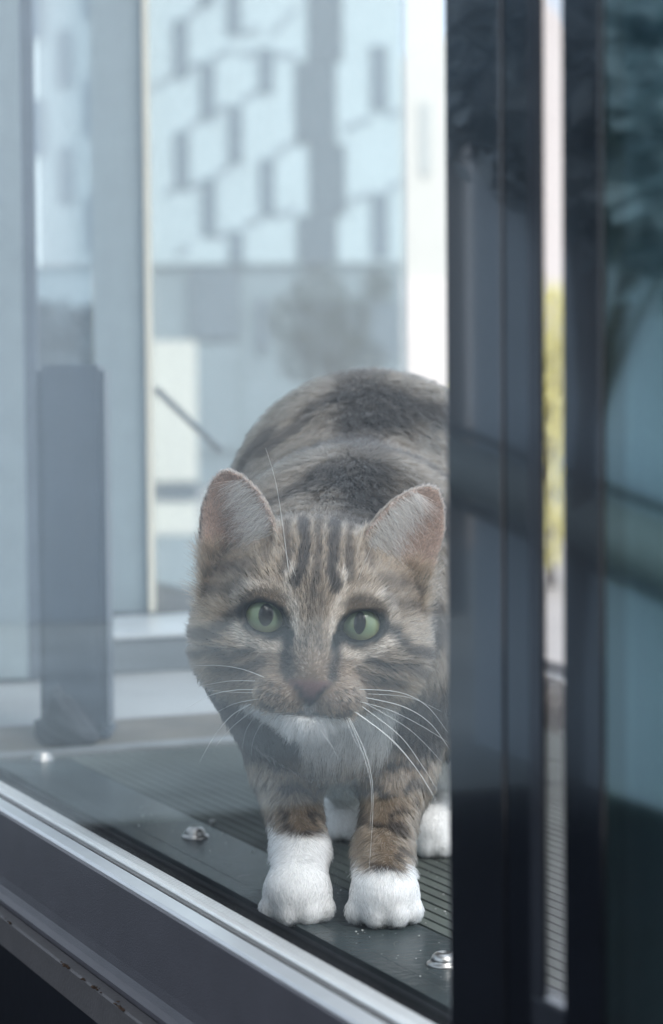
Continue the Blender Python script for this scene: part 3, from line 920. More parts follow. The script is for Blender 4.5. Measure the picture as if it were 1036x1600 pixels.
def body_sdf(P):
    d = cap(P, H(0, -1.0, -6.0), pix(545, 930, 1.07), 0.050, 0.062)                # neck to shoulders
    d = smin(d, cap(P, pix(555, 905, 1.10), pix(580, 812, 1.205), 0.062, 0.072), 0.035)      # ribs to hips
    d = smin(d, cap(P, pix(582, 800, 1.20), pix(592, 850, 1.27), 0.071, 0.062), 0.03)
    d = smin(d, cap(P, pix(530, 1040, 1.025), pix(555, 1010, 1.10), 0.045, 0.055), 0.03)      # chest
    d = smin(d, cap(P, pix(530, 1120, 1.015), pix(550, 1160, 1.05), 0.024, 0.026), 0.02)
    d = smin(d, cap(P, pix(560, 1110, 1.10), pix(585, 1070, 1.20), 0.040, 0.05), 0.03)       # belly
    # front legs
    for sh, el, wr, pw, rr in (((425, 1075, 1.035), (447, 1195, 1.035), (470, 1335, 0.992), PAW[0], 1.0),
                               ((645, 1075, 1.04), (622, 1205, 1.03), (598, 1335, 0.992), PAW[1], 1.03)):
        a, b, c = pix(*sh), pix(*el), pix(*wr)
        e = pw + np.array((0, 0.006, 0.016))
        d = smin(d, cap(P, a, b, 0.024, 0.0152 * rr), 0.014)
        d = smin(d, cap(P, b, c, 0.0150 * rr, 0.0104 * rr), 0.010)
        d = smin(d, cap(P, c, e, 0.0108 * rr, 0.0128 * rr), 0.010)
    # hind legs: thigh, hock, foot
    for hip, kn, hk, pw in (((700, 930, 1.20), (712, 1120, 1.13), (712, 1240, 1.185), PAW[2]), ((470, 930, 1.21), (490, 1120, 1.17), (520, 1220, 1.215), PAW[3])):
        a, b, c = pix(*hip), pix(*kn), pix(*hk)
        e = pw + np.array((0, 0.008, 0.014))
        d = smin(d, cap(P, a, b, 0.048, 0.032), 0.02)
        d = smin(d, cap(P, b, c, 0.030, 0.014), 0.015)
        d = smin(d, cap(P, c, e, 0.013, 0.012), 0.010)
    for k, pw in enumerate(PAW):
        q = [P[..., i] - pw[i] for i in range(3)]
        d = smin(d, ell(q, (0, 0.008, 0.012), (0.0145, 0.017, 0.0115)), 0.006)
        for tc, r in TOES[k]:
            d = smin(d, np.linalg.norm((P - tc) * np.array((1, 0.85, 1.0)), axis=-1) - r, 0.0026)
    # tail, lying out behind to the right
    tl = [pix(600, 880, 1.31), pix(680, 960, 1.36), pix(800, 1080, 1.36), pix(900, 1110, 1.30)]
    for i in range(3):
        d = smin(d, cap(P, tl[i], tl[i + 1], 0.019 - 0.002 * i, 0.017 - 0.002 * i), 0.015)
    return d

def cat_sdf(P):
    u, v, w = hloc(P)
    far = (np.abs(u) > 9) | (np.abs(v) > 10) | (np.abs(w) > 12)
    dh = head_sdf((u, v, w)) * CM
    db = body_sdf(P)
    d = smin(dh, db, 0.016)
    return np.maximum(d, 0.0012 - P[..., 2])

def grad(P, f, h=4e-4):
    g_ = np.stack([f(P + np.eye(3)[i] * h) - f(P - np.eye(3)[i] * h) for i in range(3)], -1)
    return g_ / (np.linalg.norm(g_, axis=-1, keepdims=True) + 1e-12)

def surface_nets(lo, hi, h, f):
    nx, ny, nz = [int(math.ceil((hi[i] - lo[i]) / h)) + 1 for i in range(3)]
    # coarse pass first, exact values only near the surface
    st = 4
    cx, cyy, cz = [(n + st - 1) // st + 1 for n in (nx, ny, nz)]
    Pc = np.stack(np.meshgrid(*[lo[i] + h * st * np.arange(n) for i, n in enumerate((cx, cyy, cz))], indexing='ij'), -1)
    Sc = f(Pc.reshape(-1, 3)).reshape(Pc.shape[:3]).astype(np.float32)
    S = np.repeat(np.repeat(np.repeat(Sc, st, 0), st, 1), st, 2)[st // 2:, st // 2:, st // 2:][:nx, :ny, :nz].copy()
    nb = np.abs(S) < h * st * 1.9
    ijk = np.argwhere(nb)
    vals = np.empty(len(ijk), np.float32)
    for k in range(0, len(ijk), 200000):
        vals[k:k + 200000] = f(np.array(lo) + h * ijk[k:k + 200000])
    S[nb] = vals
    ins = S < 0
    c = np.zeros((nx - 1, ny - 1, nz - 1), np.int8)
    for dx in (0, 1):
        for dy in (0, 1):
            for dz in (0, 1):
                c += ins[dx:nx - 1 + dx, dy:ny - 1 + dy, dz:nz - 1 + dz]
    act = (c > 0) & (c < 8)
    idx = -np.ones(act.shape, np.int64)
    ii = np.argwhere(act)
    idx[act] = np.arange(len(ii))
    acc = np.zeros((len(ii), 3)); cnt = np.zeros(len(ii))
    corners = [(0, 0, 0), (1, 0, 0), (0, 1, 0), (1, 1, 0), (0, 0, 1), (1, 0, 1), (0, 1, 1), (1, 1, 1)]
    for a in range(8):
        for b in range(a + 1, 8):
            if sum(abs(corners[a][k] - corners[b][k]) for k in range(3)) != 1: continue
            sa = S[tuple((ii + corners[a]).T)]; sb = S[tuple((ii + corners[b]).T)]
            m_ = (sa < 0) != (sb < 0)
            t = np.where(m_, sa / np.where(m_, sa - sb, 1), 0)
            p = np.array(corners[a]) + t[:, None] * (np.array(corners[b]) - np.array(corners[a]))
            acc += p * m_[:, None]; cnt += m_
    Vt = np.array(lo) + h * (ii + acc / cnt[:, None])
    quads = []
    for ax in range(3):
        sl0 = [slice(None)] * 3; sl1 = [slice(None)] * 3
        sl0[ax] = slice(0, -1); sl1[ax] = slice(1, None)
        e = ins[tuple(sl0)] != ins[tuple(sl1)]
        pos = np.argwhere(e)
        o1, o2 = [k for k in range(3) if k != ax]
        ok = (pos[:, o1] > 0) & (pos[:, o2] > 0) & (pos[:, o1] < S.shape[o1] - 1) & (pos[:, o2] < S.shape[o2] - 1)
        pos = pos[ok]
        def at(d1, d2):
            q = pos.copy(); q[:, o1] += d1; q[:, o2] += d2
            return idx[tuple(q.T)]
        qd = np.stack([at(-1, -1), at(0, -1), at(0, 0), at(-1, 0)], 1)
        inside0 = ins[tuple(pos.T)]
        flip = inside0 if ax != 1 else ~inside0
        qd[~flip] = qd[~flip][:, ::-1]
        quads.append(qd)
    return Vt, np.concatenate(quads)

lo = np.array((-0.085, 0.90, -0.001)); hi = np.array((0.165, 1.40, 0.30))
Vb, Qb = surface_nets(lo, hi, 0.0019, cat_sdf)
for _ in range(2):                              # settle the vertices on the true surface
    d = cat_sdf(Vb); Vb = Vb - grad(Vb, cat_sdf) * np.clip(d, -0.002, 0.002)[:, None] * 0.8
Nb = grad(Vb, cat_sdf)

# ------------------------------------------------------------------ coat pattern
_off = RNG.uniform(0, 100, (16, 3))
def vnoise(P, scale, k=0):
    """smooth value noise in -1..1"""
    q = P * scale + _off[k]
    i = np.floor(q).astype(np.int64); f = q - i
    f = f * f * (3 - 2 * f)
    def hsh(a, b, c):
        n = (a * 374761393 + b * 668265263 + c * 2147483647 + k * 1274126177) & 0xffffffff
        n = ((n ^ (n >> 13)) * 1274126177) & 0xffffffff
        return ((n ^ (n >> 16)) & 0xffff) / 32767.5 - 1
    r = 0
    for a in (0, 1):
        for b in (0, 1):
            for c in (0, 1):
                wgt = (f[:, 0] if a else 1 - f[:, 0]) * (f[:, 1] if b else 1 - f[:, 1]) * (f[:, 2] if c else 1 - f[:, 2])
                r = r + wgt * hsh(i[:, 0] + a, i[:, 1] + b, i[:, 2] + c)
    return r

def sm(a, b, x): 
    t = np.clip((x - a) / (b - a), 0, 1); return t * t * (3 - 2 * t)
def line_d(u, v, pts):
    """distance in the face plane to a polyline"""
    best = np.full(u.shape, 1e9)
    for (x0, y0), (x1, y1) in zip(pts[:-1], pts[1:]):
        dx, dy = x1 - x0, y1 - y0
        t = np.clip(((u - x0) * dx + (v - y0) * dy) / (dx * dx + dy * dy), 0, 1)
        best = np.minimum(best, np.hypot(u - x0 - t * dx, v - y0 - t * dy))
    return best

def project(P):
    q = P - CC
    dp = q @ CF
    return PW / 2 + FPX * (q @ CR) / dp, PH / 2 - FPX * (q @ CU) / dp

C_TAN = np.array((0.172, 0.124, 0.080)); C_GREY = np.array((0.146, 0.118, 0.088)); C_DARK = np.array((0.008, 0.007, 0.007))
C_WHITE = np.array((0.90, 0.895, 0.88)); C_RUST = np.array((0.22, 0.135, 0.075)); C_CREAM = np.array((0.48, 0.41, 0.33)); C_PINK = np.array((0.34, 0.245, 0.200))

def coat(P, Nrm):
    """per point: base colour, white mask, head mask and masks used for the groom"""
    u, v, w = hloc(P)
    n1 = vnoise(P, 260, 0); n2 = vnoise(P, 90, 1); n3 = vnoise(P, 40, 2)
    px, py = project(P)
    # --- head or body
    dh = head_sdf((u, v, w)) * CM
    db = body_sdf(P)
    head = sm(0.004, -0.004, dh - db)
    au = np.abs(u)
    uu = u + 0.12 * n1; vv = v + 0.12 * n2
    dark = np.zeros(len(P)); light = np.zeros(len(P)); rust = np.zeros(len(P))
    def L_(pts, wd, soft=0.16, both=True):
        x = np.abs(uu) if both else uu
        return sm(wd + soft, wd - soft * 0.5, line_d(x, vv, pts))
    # forehead stripes
    for pts, wd, st in (([(-0.75, 4.6), (-0.62, 3.4), (-0.72, 2.2), (-0.95, 1.6)], .22, 1), ([(-0.05, 4.6), (-0.02, 3.0), (-0.10, 1.2)], .17, .85),
                        ([(0.62, 4.6), (0.66, 3.4), (0.62, 2.2), (0.85, 1.5)], .23, 1), ([(1.35, 4.2), (1.3, 3.0), (1.45, 2.0)], .18, .85),
                        ([(-1.4, 4.1), (-1.32, 3.0), (-1.5, 2.1)], .18, .85), ([(-2.2, 3.6), (-2.3, 2.6)], .16, .6), ([(2.1, 3.6), (2.3, 2.7)], .16, .6)):
        dark = np.maximum(dark, st * L_(pts, wd, .14, False))
    dark = np.maximum(dark, 0.55 * L_([(0.25, 1.2), (0.15, 0.2), (0.32, -1.0)], .12, .2))
    # line from the outer eye corner, cheek swirls
    dark = np.maximum(dark, 0.95 * L_([(3.05, 0.1), (3.7, -0.25), (4.4, -0.95), (5.2, -1.1)], .22, .2))
    dark = np.maximum(dark, 0.9 * L_([(2.6, -1.5), (3.5, -1.9), (4.4, -1.7), (5.2, -2.0)], .17, .3))
    dark = np.maximum(dark, 0.8 * L_([(2.2, -2.0), (3.0, -2.5), (4.2, -2.5)], .14, .25))
    dark = np.maximum(dark, 0.75 * L_([(3.2, 1.3), (4.2, 0.9), (5.2, 0.8)], .20, .3))
    dark = np.maximum(dark, 0.75 * L_([(2.9, 2.2), (4.0, 1.8), (5.0, 1.8)], .20, .3))
    # side of the nose
    dark = np.maximum(dark, 0.95 * L_([(1.15, -0.75), (1.02, -1.5), (0.98, -2.3)], .20, .28))
    # whisker spots
    for s in ((1.25, -2.85), (1.6, -2.75), (1.95, -2.75), (1.35, -3.2), (1.75, -3.2), (2.1, -3.15)):
        dark = np.maximum(dark, 0.7 * sm(.17, .06, np.hypot(np.abs(u) - s[0], v - s[1])))
    # mouth and philtrum
    dark = np.maximum(dark, 0.9 * L_([(0.06, -3.78), (0.55, -4.0), (1.35, -3.98), (1.9, -3.75)], .09, .12))
    dark = np.maximum(dark, 0.8 * L_([(0.06, -3.42), (0.06, -3.8)], .06, .10))
    # light marks
    light = np.maximum(light, L_([(1.15, 2.1), (1.25, 1.2), (1.0, 0.6)], .20, .25))
    light = np.maximum(light, 0.9 * L_([(0.85, 0.5), (0.88, -0.5)], .13, .2))
    light = np.maximum(light, 0.6 * L_([(1.2, 1.25), (2.1, 1.6), (2.9, 1.4), (3.5, .9)], .14, .22))
    dark = np.maximum(dark, 0.5 * L_([(1.2, 0.75), (2.0, 1.12), (2.8, .98), (3.2, .6)], .08, .15))
    light = np.maximum(light, 1.0 * L_([(1.45, -1.15), (2.2, -1.30), (2.9, -1.05), (3.5, -0.50)], .22, .22))
    rust = np.maximum(rust, 0.8 * L_([(0.25, -3.85), (1.1, -3.75), (1.9, -3.5)], .26, .3))
    rust = np.maximum(rust, 0.35 * sm(2.4, .8, np.hypot(au - 1.1, v + 2.9)))
    rim = 0
    for e in EYES:
        s = np.sign(e[0])
        xx, yy = (u - e[0]) * s, v - e[1]
        xa, ya = xx * math.cos(EYE_T) + yy * math.sin(EYE_T), -xx * math.sin(EYE_T) + yy * math.cos(EYE_T)
        de = np.sqrt((xa / 0.97) ** 2 + ((ya + .09) / 0.70) ** 2)
        rim = np.maximum(rim, sm(1.24, 1.10, de) * (w > -2.2))
        rim = np.maximum(rim, sm(1.36, 1.14, de) * (w > -2.2) * sm(-.1, .5, xa * .6 - ya))
        # tear duct
        rim = np.maximum(rim, sm(.26, .12, line_d(xa, ya, [(-0.9, -0.1), (-1.22, -0.28), (-1.32, -0.62)])))
    nhw = 0.98 * np.clip((v + 3.62 - .15 * u) / 1.10, 0, 1) ** 0.9                    # triangular leather
    nose = sm(0.04, -0.10, np.abs(u - .08) - nhw) * sm(-2.30, -2.46, v + .10 * np.abs(u - .08)) * (w > 0.9)
    white_h = np.maximum(sm(-3.95, -4.12, v + .06 * n1) * (w > -2.6), 0.35 * sm(.45, .1, np.hypot(u - .08, (v + 3.70) * .8)) * (w > 1.0))
    white_h = np.maximum(white_h, sm(-4.4, -5.0, v + .2 * n2) * (w > -5))
    # --- body pattern, in world space
    q = (P - np.array((0.02, 1.2, 0.12)))
    ang = np.arctan2(q[:, 0], q[:, 2])
    along = q[:, 1]
    st = np.sin((along * 105) + 1.2 * np.sin(ang * 3 + 1.0) + 2.2 * n3)
    bdark = 0.85 * sm(0.15, 0.75, st + .25 * n2)
    spine = sm(0.022, 0.008, np.abs(q[:, 0] + 0.004 + .006 * n3)) * (P[:, 2] > 0.17)
    bdark = np.maximum(bdark, 0.8 * spine)
    leg = sm(0.115, 0.095, P[:, 2]) * (P[:, 1] < 1.09)
    lst = np.sin(P[:, 2] * 520 + 3.0 * vnoise(P, 110, 5) + 6 * P[:, 0])
    ldark = 0.9 * sm(0.45, 0.85, lst + .55 * vnoise(P, 170, 6)) 
    ldark = np.maximum(ldark, 0.95 * sm(.019, .012, np.abs(P[:, 2] - (0.092 - 0.25 * np.abs(P[:, 0] - .01)) + .004 * n2)) * (P[:, 1] < 1.1))
    bdark = bdark * (1 - leg) + ldark * leg
    sh = sm(.026, .034, np.abs(P[:, 0] - .008) + .004 * n2) * sm(.060, .066, P[:, 2] + .005 * n3) * sm(.106, .096, P[:, 2] + .006 * n2) * (P[:, 1] < 1.085)
    bdark = np.maximum(bdark, sh * np.where(P[:, 0] > .008, sm(-.25, .25, n2 + .5 * n3), 1.0))
    # white chest, belly and feet
    chw = 74 - 42 * sm(1150, 1250, py)                                      # half width of the bib
    chest = sm(chw + 10, chw - 10, np.abs(px - 541) + 12 * n2) * (Nrm[:, 1] < 0.35) * sm(1085, 1110, py)
    chest *= (P[:, 1] < 1.09) * np.maximum(sm(.064, .076, P[:, 2] + .003 * n2), sm(1.03, 1.045, P[:, 1]))
    under = sm(-0.65, -0.92, Nrm[:, 2]) * (P[:, 1] > 1.0)
    inner = sm(0.0, 0.5, -Nrm[:, 2]) * 0
    feet = np.zeros(len(P))
    for k, hgt in enumerate((0.0335, 0.0225, 0.048, 0.045)):
        dxy = np.hypot(P[:, 0] - PAW[k][0], (P[:, 1] - PAW[k][1] - .012) * .8)
        feet = np.maximum(feet, sm(hgt + .0022, hgt - .0022, P[:, 2] + .0025 * n2) * (dxy < (0.035 if k < 2 else 0.042)) * (np.abs(P[:, 0] - PAW[k][0]) < (0.0215 if k < 2 else 0.05)))
    white_b = np.maximum(np.maximum(chest, under), feet)
    # --- combine
    dk = np.clip(head * dark + (1 - head) * bdark, 0, 1)
    white = np.clip(head * white_h + (1 - head) * white_b, 0, 1)
    base = C_GREY + (C_TAN - C_GREY) * np.clip((0.5 + .5 * n3) * (.3 + .7 * head) + .5 * leg, 0, 1)[:, None]
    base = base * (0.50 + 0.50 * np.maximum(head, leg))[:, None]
    base = base * (1 + 0.18 * n1 + 0.12 * n2)[:, None]
    col = base + (C_CREAM - base) * (light * head)[:, None]
    col = col + (C_RUST - col) * (rust * head)[:, None]
    col = col + (C_DARK - col) * (dk * 0.93)[:, None]
    col = col + (C_WHITE * (0.94 + .06 * n2 - .05 * (n1 > .3))[:, None] - col) * white[:, None]
    col = col + (C_DARK * .45 - col) * (np.clip(rim, 0, 1) * head)[:, None]
    # ears
    earm = np.zeros(len(P)); earin = np.zeros(len(P)); eart = np.zeros(len(P))
    for ear in EARS:
        t, x, n = ear_coords((u, v, w), ear)
        ds = ear_sdf((u, v, w), ear)
        mk = sm(0.28, 0.12, ds) * (t > 0.10)
        nf = (Nrm @ EU) * ear[5][0] + (Nrm @ EV) * ear[5][1] + (Nrm @ EW) * ear[5][2]
        inn = mk * sm(0.05, 0.35, nf)
        earm = np.maximum(earm, mk); earin = np.maximum(earin, inn); eart = np.where(mk > .3, t, eart)
    col = col + (C_PINK * (1 + .1 * n1)[:, None] - col) * (earin * 0.9)[:, None]
    back = earm * (1 - earin)
    col = col + (np.array((0.17, 0.13, 0.10)) - col) * (back * .6)[:, None]
    C_NOSE = np.array((0.105, 0.056, 0.052))
    ns_edge = sm(-0.30, 0.0, np.abs(u - .08) - nhw)
    nostr = sm(.17, .07, line_d(np.abs(u - .08), v, [(0.36, -3.02), (0.52, -2.86), (0.60, -2.72)]))
    ncol = C_NOSE * (1 - .8 * nostr)[:, None] * (1 - .75 * ns_edge)[:, None] * (1 - .6 * sm(-3.0, -3.3, v))[:, None]
    col = col + (ncol - col) * (nose * head)[:, None]
    return dict(col=np.clip(col, 0.004, 0.95), head=head, white=white, nose=nose * head, rim=np.clip(rim, 0, 1) * head, earm=earm, earin=earin, eart=eart,
                leg=leg, feet=feet, chest=chest, dark=dk, u=u, v=v, w=w)

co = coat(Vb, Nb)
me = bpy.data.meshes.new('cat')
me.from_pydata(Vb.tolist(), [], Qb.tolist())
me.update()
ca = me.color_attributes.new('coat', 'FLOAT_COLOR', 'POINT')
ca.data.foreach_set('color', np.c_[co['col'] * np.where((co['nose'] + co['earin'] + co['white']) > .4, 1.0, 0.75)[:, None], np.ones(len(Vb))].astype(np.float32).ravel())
me.polygons.foreach_set('use_smooth', np.ones(len(me.polygons), bool))
mt, nt, N, L = new_mat('cat_skin')
at = N.new('ShaderNodeVertexColor'); at.layer_name = 'coat'
b = N['Principled BSDF']
L.new(at.outputs['Color'], b.inputs['Base Color'])
b.inputs['Roughness'].default_value = 0.55
b.inputs['Specular IOR Level'].default_value = 0.35
nz = N.new('ShaderNodeTexNoise'); nz.inputs['Scale'].default_value = 1800
bp = N.new('ShaderNodeBump'); bp.inputs['Strength'].default_value = 0.35; bp.inputs['Distance'].default_value = 0.0004
L.new(nz.outputs['Fac'], bp.inputs['Height']); L.new(bp.outputs['Normal'], b.inputs['Normal'])
me.materials.append(mt)
cat = bpy.data.objects.new('cat', me)
COL.objects.link(cat)
tag(cat, 'brown tabby cat with white chest and paws, green eyes, crouching behind the window', 'cat')

# ------------------------------------------------------------------ eyes
def eye(e, pupil, wide, gaze):
    """glossy eyeball: iris ring, upright pupil, dark rim"""
    c = H(*e)
    bm = bmesh.new()
    bmesh.ops.create_uvsphere(bm, u_segments=48, v_segments=32, radius=EYE_R * CM)
    me = bpy.data.meshes.new('eye'); bm.to_mesh(me); bm.free()
    for p in me.polygons: p.use_smooth = True
    o = bpy.data.objects.new('eye', me); COL.objects.link(o)
    o.parent = cat
    ez = CC + gaze - c; ez /= np.linalg.norm(ez)
    ex = np.cross(EV, ez); ex /= np.linalg.norm(ex); ey = np.cross(ez, ex)
    mm = Matrix.Identity(4)
    for i in range(3): mm[i][0], mm[i][1], mm[i][2], mm[i][3] = ex[i], ey[i], ez[i], c[i]
    o.matrix_world = mm
    m, nt, N, L = new_mat('iris')
    b = N['Principled BSDF']
    tc = N.new('ShaderNodeTexCoord'); sx = N.new('ShaderNodeSeparateXYZ')
    L.new(tc.outputs['Object'], sx.inputs[0])
    def math_(op, a, b_=None, c_=None):
        n = N.new('ShaderNodeMath'); n.operation = op
        for k, val in enumerate((a, b_, c_)):
            if val is None: continue
            if hasattr(val, 'is_linked') or hasattr(val, 'links'): L.new(val, n.inputs[k])
            else: n.inputs[k].default_value = val
        return n.outputs[0]
    x = math_('DIVIDE', sx.outputs[0], EYE_R * CM); y = math_('DIVIDE', sx.outputs[1], EYE_R * CM)
    r = math_('SQRT', math_('ADD', math_('MULTIPLY', x, x), math_('MULTIPLY', y, y)))
    ang = math_('ARCTAN2', y, x)
    # fibres
    cmb = N.new('ShaderNodeCombineXYZ')
    L.new(math_('MULTIPLY', ang, 9.0), cmb.inputs[0]); L.new(math_('MULTIPLY', r, 3.0), cmb.inputs[1])
    nz = N.new('ShaderNodeTexNoise'); nz.inputs['Scale'].default_value = 1.6; nz.inputs['Detail'].default_value = 5
    L.new(cmb.outputs[0], nz.inputs['Vector'])
    rp = N.new('ShaderNodeValToRGB')
    el = rp.color_ramp.elements
    el[0].position = 0.20; el[0].color = (0.15, 0.175, 0.07, 1)
    el[1].position = 0.98; el[1].color = (0.012, 0.016, 0.014, 1)
    for pos, c_ in ((0.42, (0.185, 0.255, 0.155, 1)), (0.66, (0.215, 0.275, 0.145, 1)), (0.80, (0.18, 0.19, 0.075, 1)), (0.90, (0.045, 0.06, 0.03, 1))):
        k = el.new(pos); k.color = c_
    L.new(math_('ADD', r, math_('MULTIPLY', math_('SUBTRACT', nz.outputs['Fac'], 0.5), 0.5)), rp.inputs['Fac'])
    # amber lower rim
    amb = N.new('ShaderNodeMix'); amb.data_type = 'RGBA'
    low = N.new('ShaderNodeMapRange'); low.inputs[1].default_value = -0.30; low.inputs[2].default_value = -0.75; low.inputs[3].default_value = 0; low.inputs[4].default_value = 0.55
    L.new(y, low.inputs[0])
    edge = N.new('ShaderNodeMapRange'); edge.inputs[1].default_value = 0.90; edge.inputs[2].default_value = 0.80
    L.new(r, edge.inputs[0])
    L.new(math_('MULTIPLY', low.outputs[0], edge.outputs[0]), amb.inputs['Factor'])
    L.new(rp.outputs['Color'], amb.inputs[6]); amb.inputs[7].default_value = (0.30, 0.22, 0.06, 1)
    # pupil
    px_ = math_('DIVIDE', x, pupil[0]); py_ = math_('DIVIDE', math_('SUBTRACT', y, 0.02), pupil[1])
    pr = math_('ADD', math_('POWER', math_('ABSOLUTE', px_), 1.8), math_('POWER', math_('ABSOLUTE', py_), 2.0))
    pm = N.new('ShaderNodeMapRange'); pm.inputs[1].default_value = 0.85; pm.inputs[2].default_value = 1.15
    L.new(pr, pm.inputs[0])
    mx = N.new('ShaderNodeMix'); mx.data_type = 'RGBA'
    L.new(pm.outputs[0], mx.inputs['Factor']); mx.inputs[6].default_value = (0.004, 0.004, 0.005, 1)
    L.new(amb.outputs[2], mx.inputs[7])
    L.new(mx.outputs[2], b.inputs['Base Color'])
    b.inputs['Roughness'].default_value = 0.3
    b.inputs['Coat Weight'].default_value = 1.0; b.inputs['Coat Roughness'].default_value = 0.0; b.inputs['Coat IOR'].default_value = 1.42
    b.inputs['Specular IOR Level'].default_value = 0.1
    me.materials.append(m)
    return o
eye(EYES[0], (0.31, 0.47), 1.0, np.zeros(3))
eye(EYES[1], (0.25, 0.47), 1.0, np.zeros(3))

# ------------------------------------------------------------------ fur
tris = np.concatenate([Qb[:, [0, 1, 2]], Qb[:, [0, 2, 3]]])
ta, tb_, tc_ = Vb[tris[:, 0]], Vb[tris[:, 1]], Vb[tris[:, 2]]
area = 0.5 * np.linalg.norm(np.cross(tb_ - ta, tc_ - ta), axis=1)
cen = (ta + tb_ + tc_) / 3
tn = Nb[tris].mean(1); tn /= np.linalg.norm(tn, axis=1, keepdims=True)
vis = np.einsum('ij,ij->i', tn, (CC - cen) / np.linalg.norm(CC - cen, axis=1, keepdims=True))
thead = co['head'][tris].mean(1)
dens = (1 + 1.6 * thead) * np.where(vis > -0.25, 1.0, 0.35) * (1 - (co['nose'][tris].mean(1) > .35))
dens *= 1 + 0.6 * co['earm'][tris].mean(1) + 1.4 * co['feet'][tris].mean(1)
dens *= np.where(cen[:, 1] > 1.14, 0.7, 1.0)
dens *= (co['rim'][tris].mean(1) < .55)

def sample(n, wgt, rng):
    pr = wgt / wgt.sum()
    k = rng.choice(len(tris), n, p=pr)
    r1, r2 = np.sqrt(rng.random(n)), rng.random(n)
    w0, w1, w2 = 1 - r1, r1 * (1 - r2), r1 * r2
    return ta[k] * w0[:, None] + tb_[k] * w1[:, None] + tc_[k] * w2[:, None], tn[k]

def nrm(x): return x / (np.linalg.norm(x, axis=-1, keepdims=True) + 1e-12)

NH = 280000
hp, hn = sample(NH, area * dens, RNG)
hn = grad(hp, cat_sdf)
hc = coat(hp, hn)
u, v, w = hc['u'], hc['v'], hc['w']
hd = hc['head'][:, None]
# combing direction
gh = nrm(np.c_[u - 0.05, v + 2.55, (w - 1.9) * 0.8])
gh[:, 1] += np.where(v < -1.6, -0.45, 0) + np.where((np.abs(u) < 1.4) & (v > -1.5), 0.5, 0)
gh[:, 2] -= 0.25
gh = gh[:, :1] * EU + gh[:, 1:2] * EV + gh[:, 2:] * EW
front = sm(0.15, -0.55, hn[:, 1])[:, None]
gb = np.array((0, 1.0, -0.30)) * (1 - front) + np.array((0, 0.05, -1.0)) * front
gb = gb * (1 - hc['leg'][:, None]) + np.array((0, 0.10, -1.0)) * hc['leg'][:, None]
low = (hp[:, 2] < 0.021)[:, None] & (hc['feet'] > .3)[:, None]
gb = np.where(low, np.array((0, -0.8, -0.55)), gb)
g_ = gh * hd + gb * (1 - hd)
for ear in EARS:
    t, x, n = ear_coords((u, v, w), ear)
    Aw = ear[2][0] * EU + ear[2][1] * EV + ear[2][2] * EW
    mk = (hc['earm'] > .4) & (np.sign(u) == ear[0])
    g_[mk] = Aw + 0.35 * RNG.normal(size=(mk.sum(), 3)) * 0.6
wob = np.stack([vnoise(hp, 150, 7), vnoise(hp, 150, 8), vnoise(hp, 150, 9)], 1)
g_ = nrm(g_) + np.where(hc['feet'] > .4, 0.08, 0.17)[:, None] * wob + 0.13 * RNG.normal(size=g_.shape)
g_ = nrm(g_ - hn * np.einsum('ij,ij->i', g_, hn)[:, None])
# length, metres
dist = np.sqrt(u ** 2 + (v + 2.7) ** 2 + (w - 1.8) ** 2)
lh = 0.0022 + 0.0010 * np.clip(dist - 0.8, 0, 8) + 0.0012 * sm(3.6, 5.0, np.abs(u)) * (v < 1.5)
lh *= np.where((v > 0) & (np.abs(u) < 2.5), 0.85, 1)
for e in EYES:
    lh *= 1 - 0.5 * sm(1.6, 1.05, np.hypot(u - e[0], v - e[1]))
lh = np.where((v < -3.9) & (w > -2), np.maximum(lh, 0.008), lh)
lb = 0.0085 + 0.006 * hc['chest']
lb = lb * (1 - hc['leg']) + 0.0056 * hc['leg']
lb = lb + hc['chest'] * 0.010
lb = np.where(hc['feet'] > .4, np.where(hp[:, 2] < 0.028, 0.0026, 0.0046), lb)
ln = lh * hc['head'] + lb * (1 - hc['head'])
ln = np.where(hc['earm'] > .4, np.where(hc['earin'] > .4, 0.0028, 0.0036), ln)
ln = np.where(hc['rim'] > .5, 0.0012, ln)
ln *= RNG.uniform(0.65, 1.25, NH)
lift = 0.25 * np.ones(NH) + 0.08 * RNG.normal(size=NH)
lift = np.where(hc['head'] > .5, lift - 0.02, lift + 0.10 * (hp[:, 2] > 0.11))
lift = np.where((hc['earm'] > .4) | (hc['rim'] > .4), 0.22, lift)
lift = np.where(hc['feet'] > .4, 0.24, lift)
lift = np.clip(lift, 0.10, 0.8)[:, None]
K = 5
T = np.linspace(0, 1, K)
def strands(p, n, g, ln, lift, bend=0.10):
    d0 = nrm(n * lift * 1.5 + g * (1 - lift)); d1 = nrm(n * lift * 0.55 + g)
    out = np.empty((len(p), K, 3))
    for k, t in enumerate(T):
        out[:, k] = p - n * 0.0003 + ln[:, None] * (d0 * (t - 0.5 * t * t) + d1 * 0.5 * t * t * 1.15 + np.array((0, 0, -1.0)) * bend * t * t)
    return out
S_ = strands(hp, hn, g_, ln, lift)
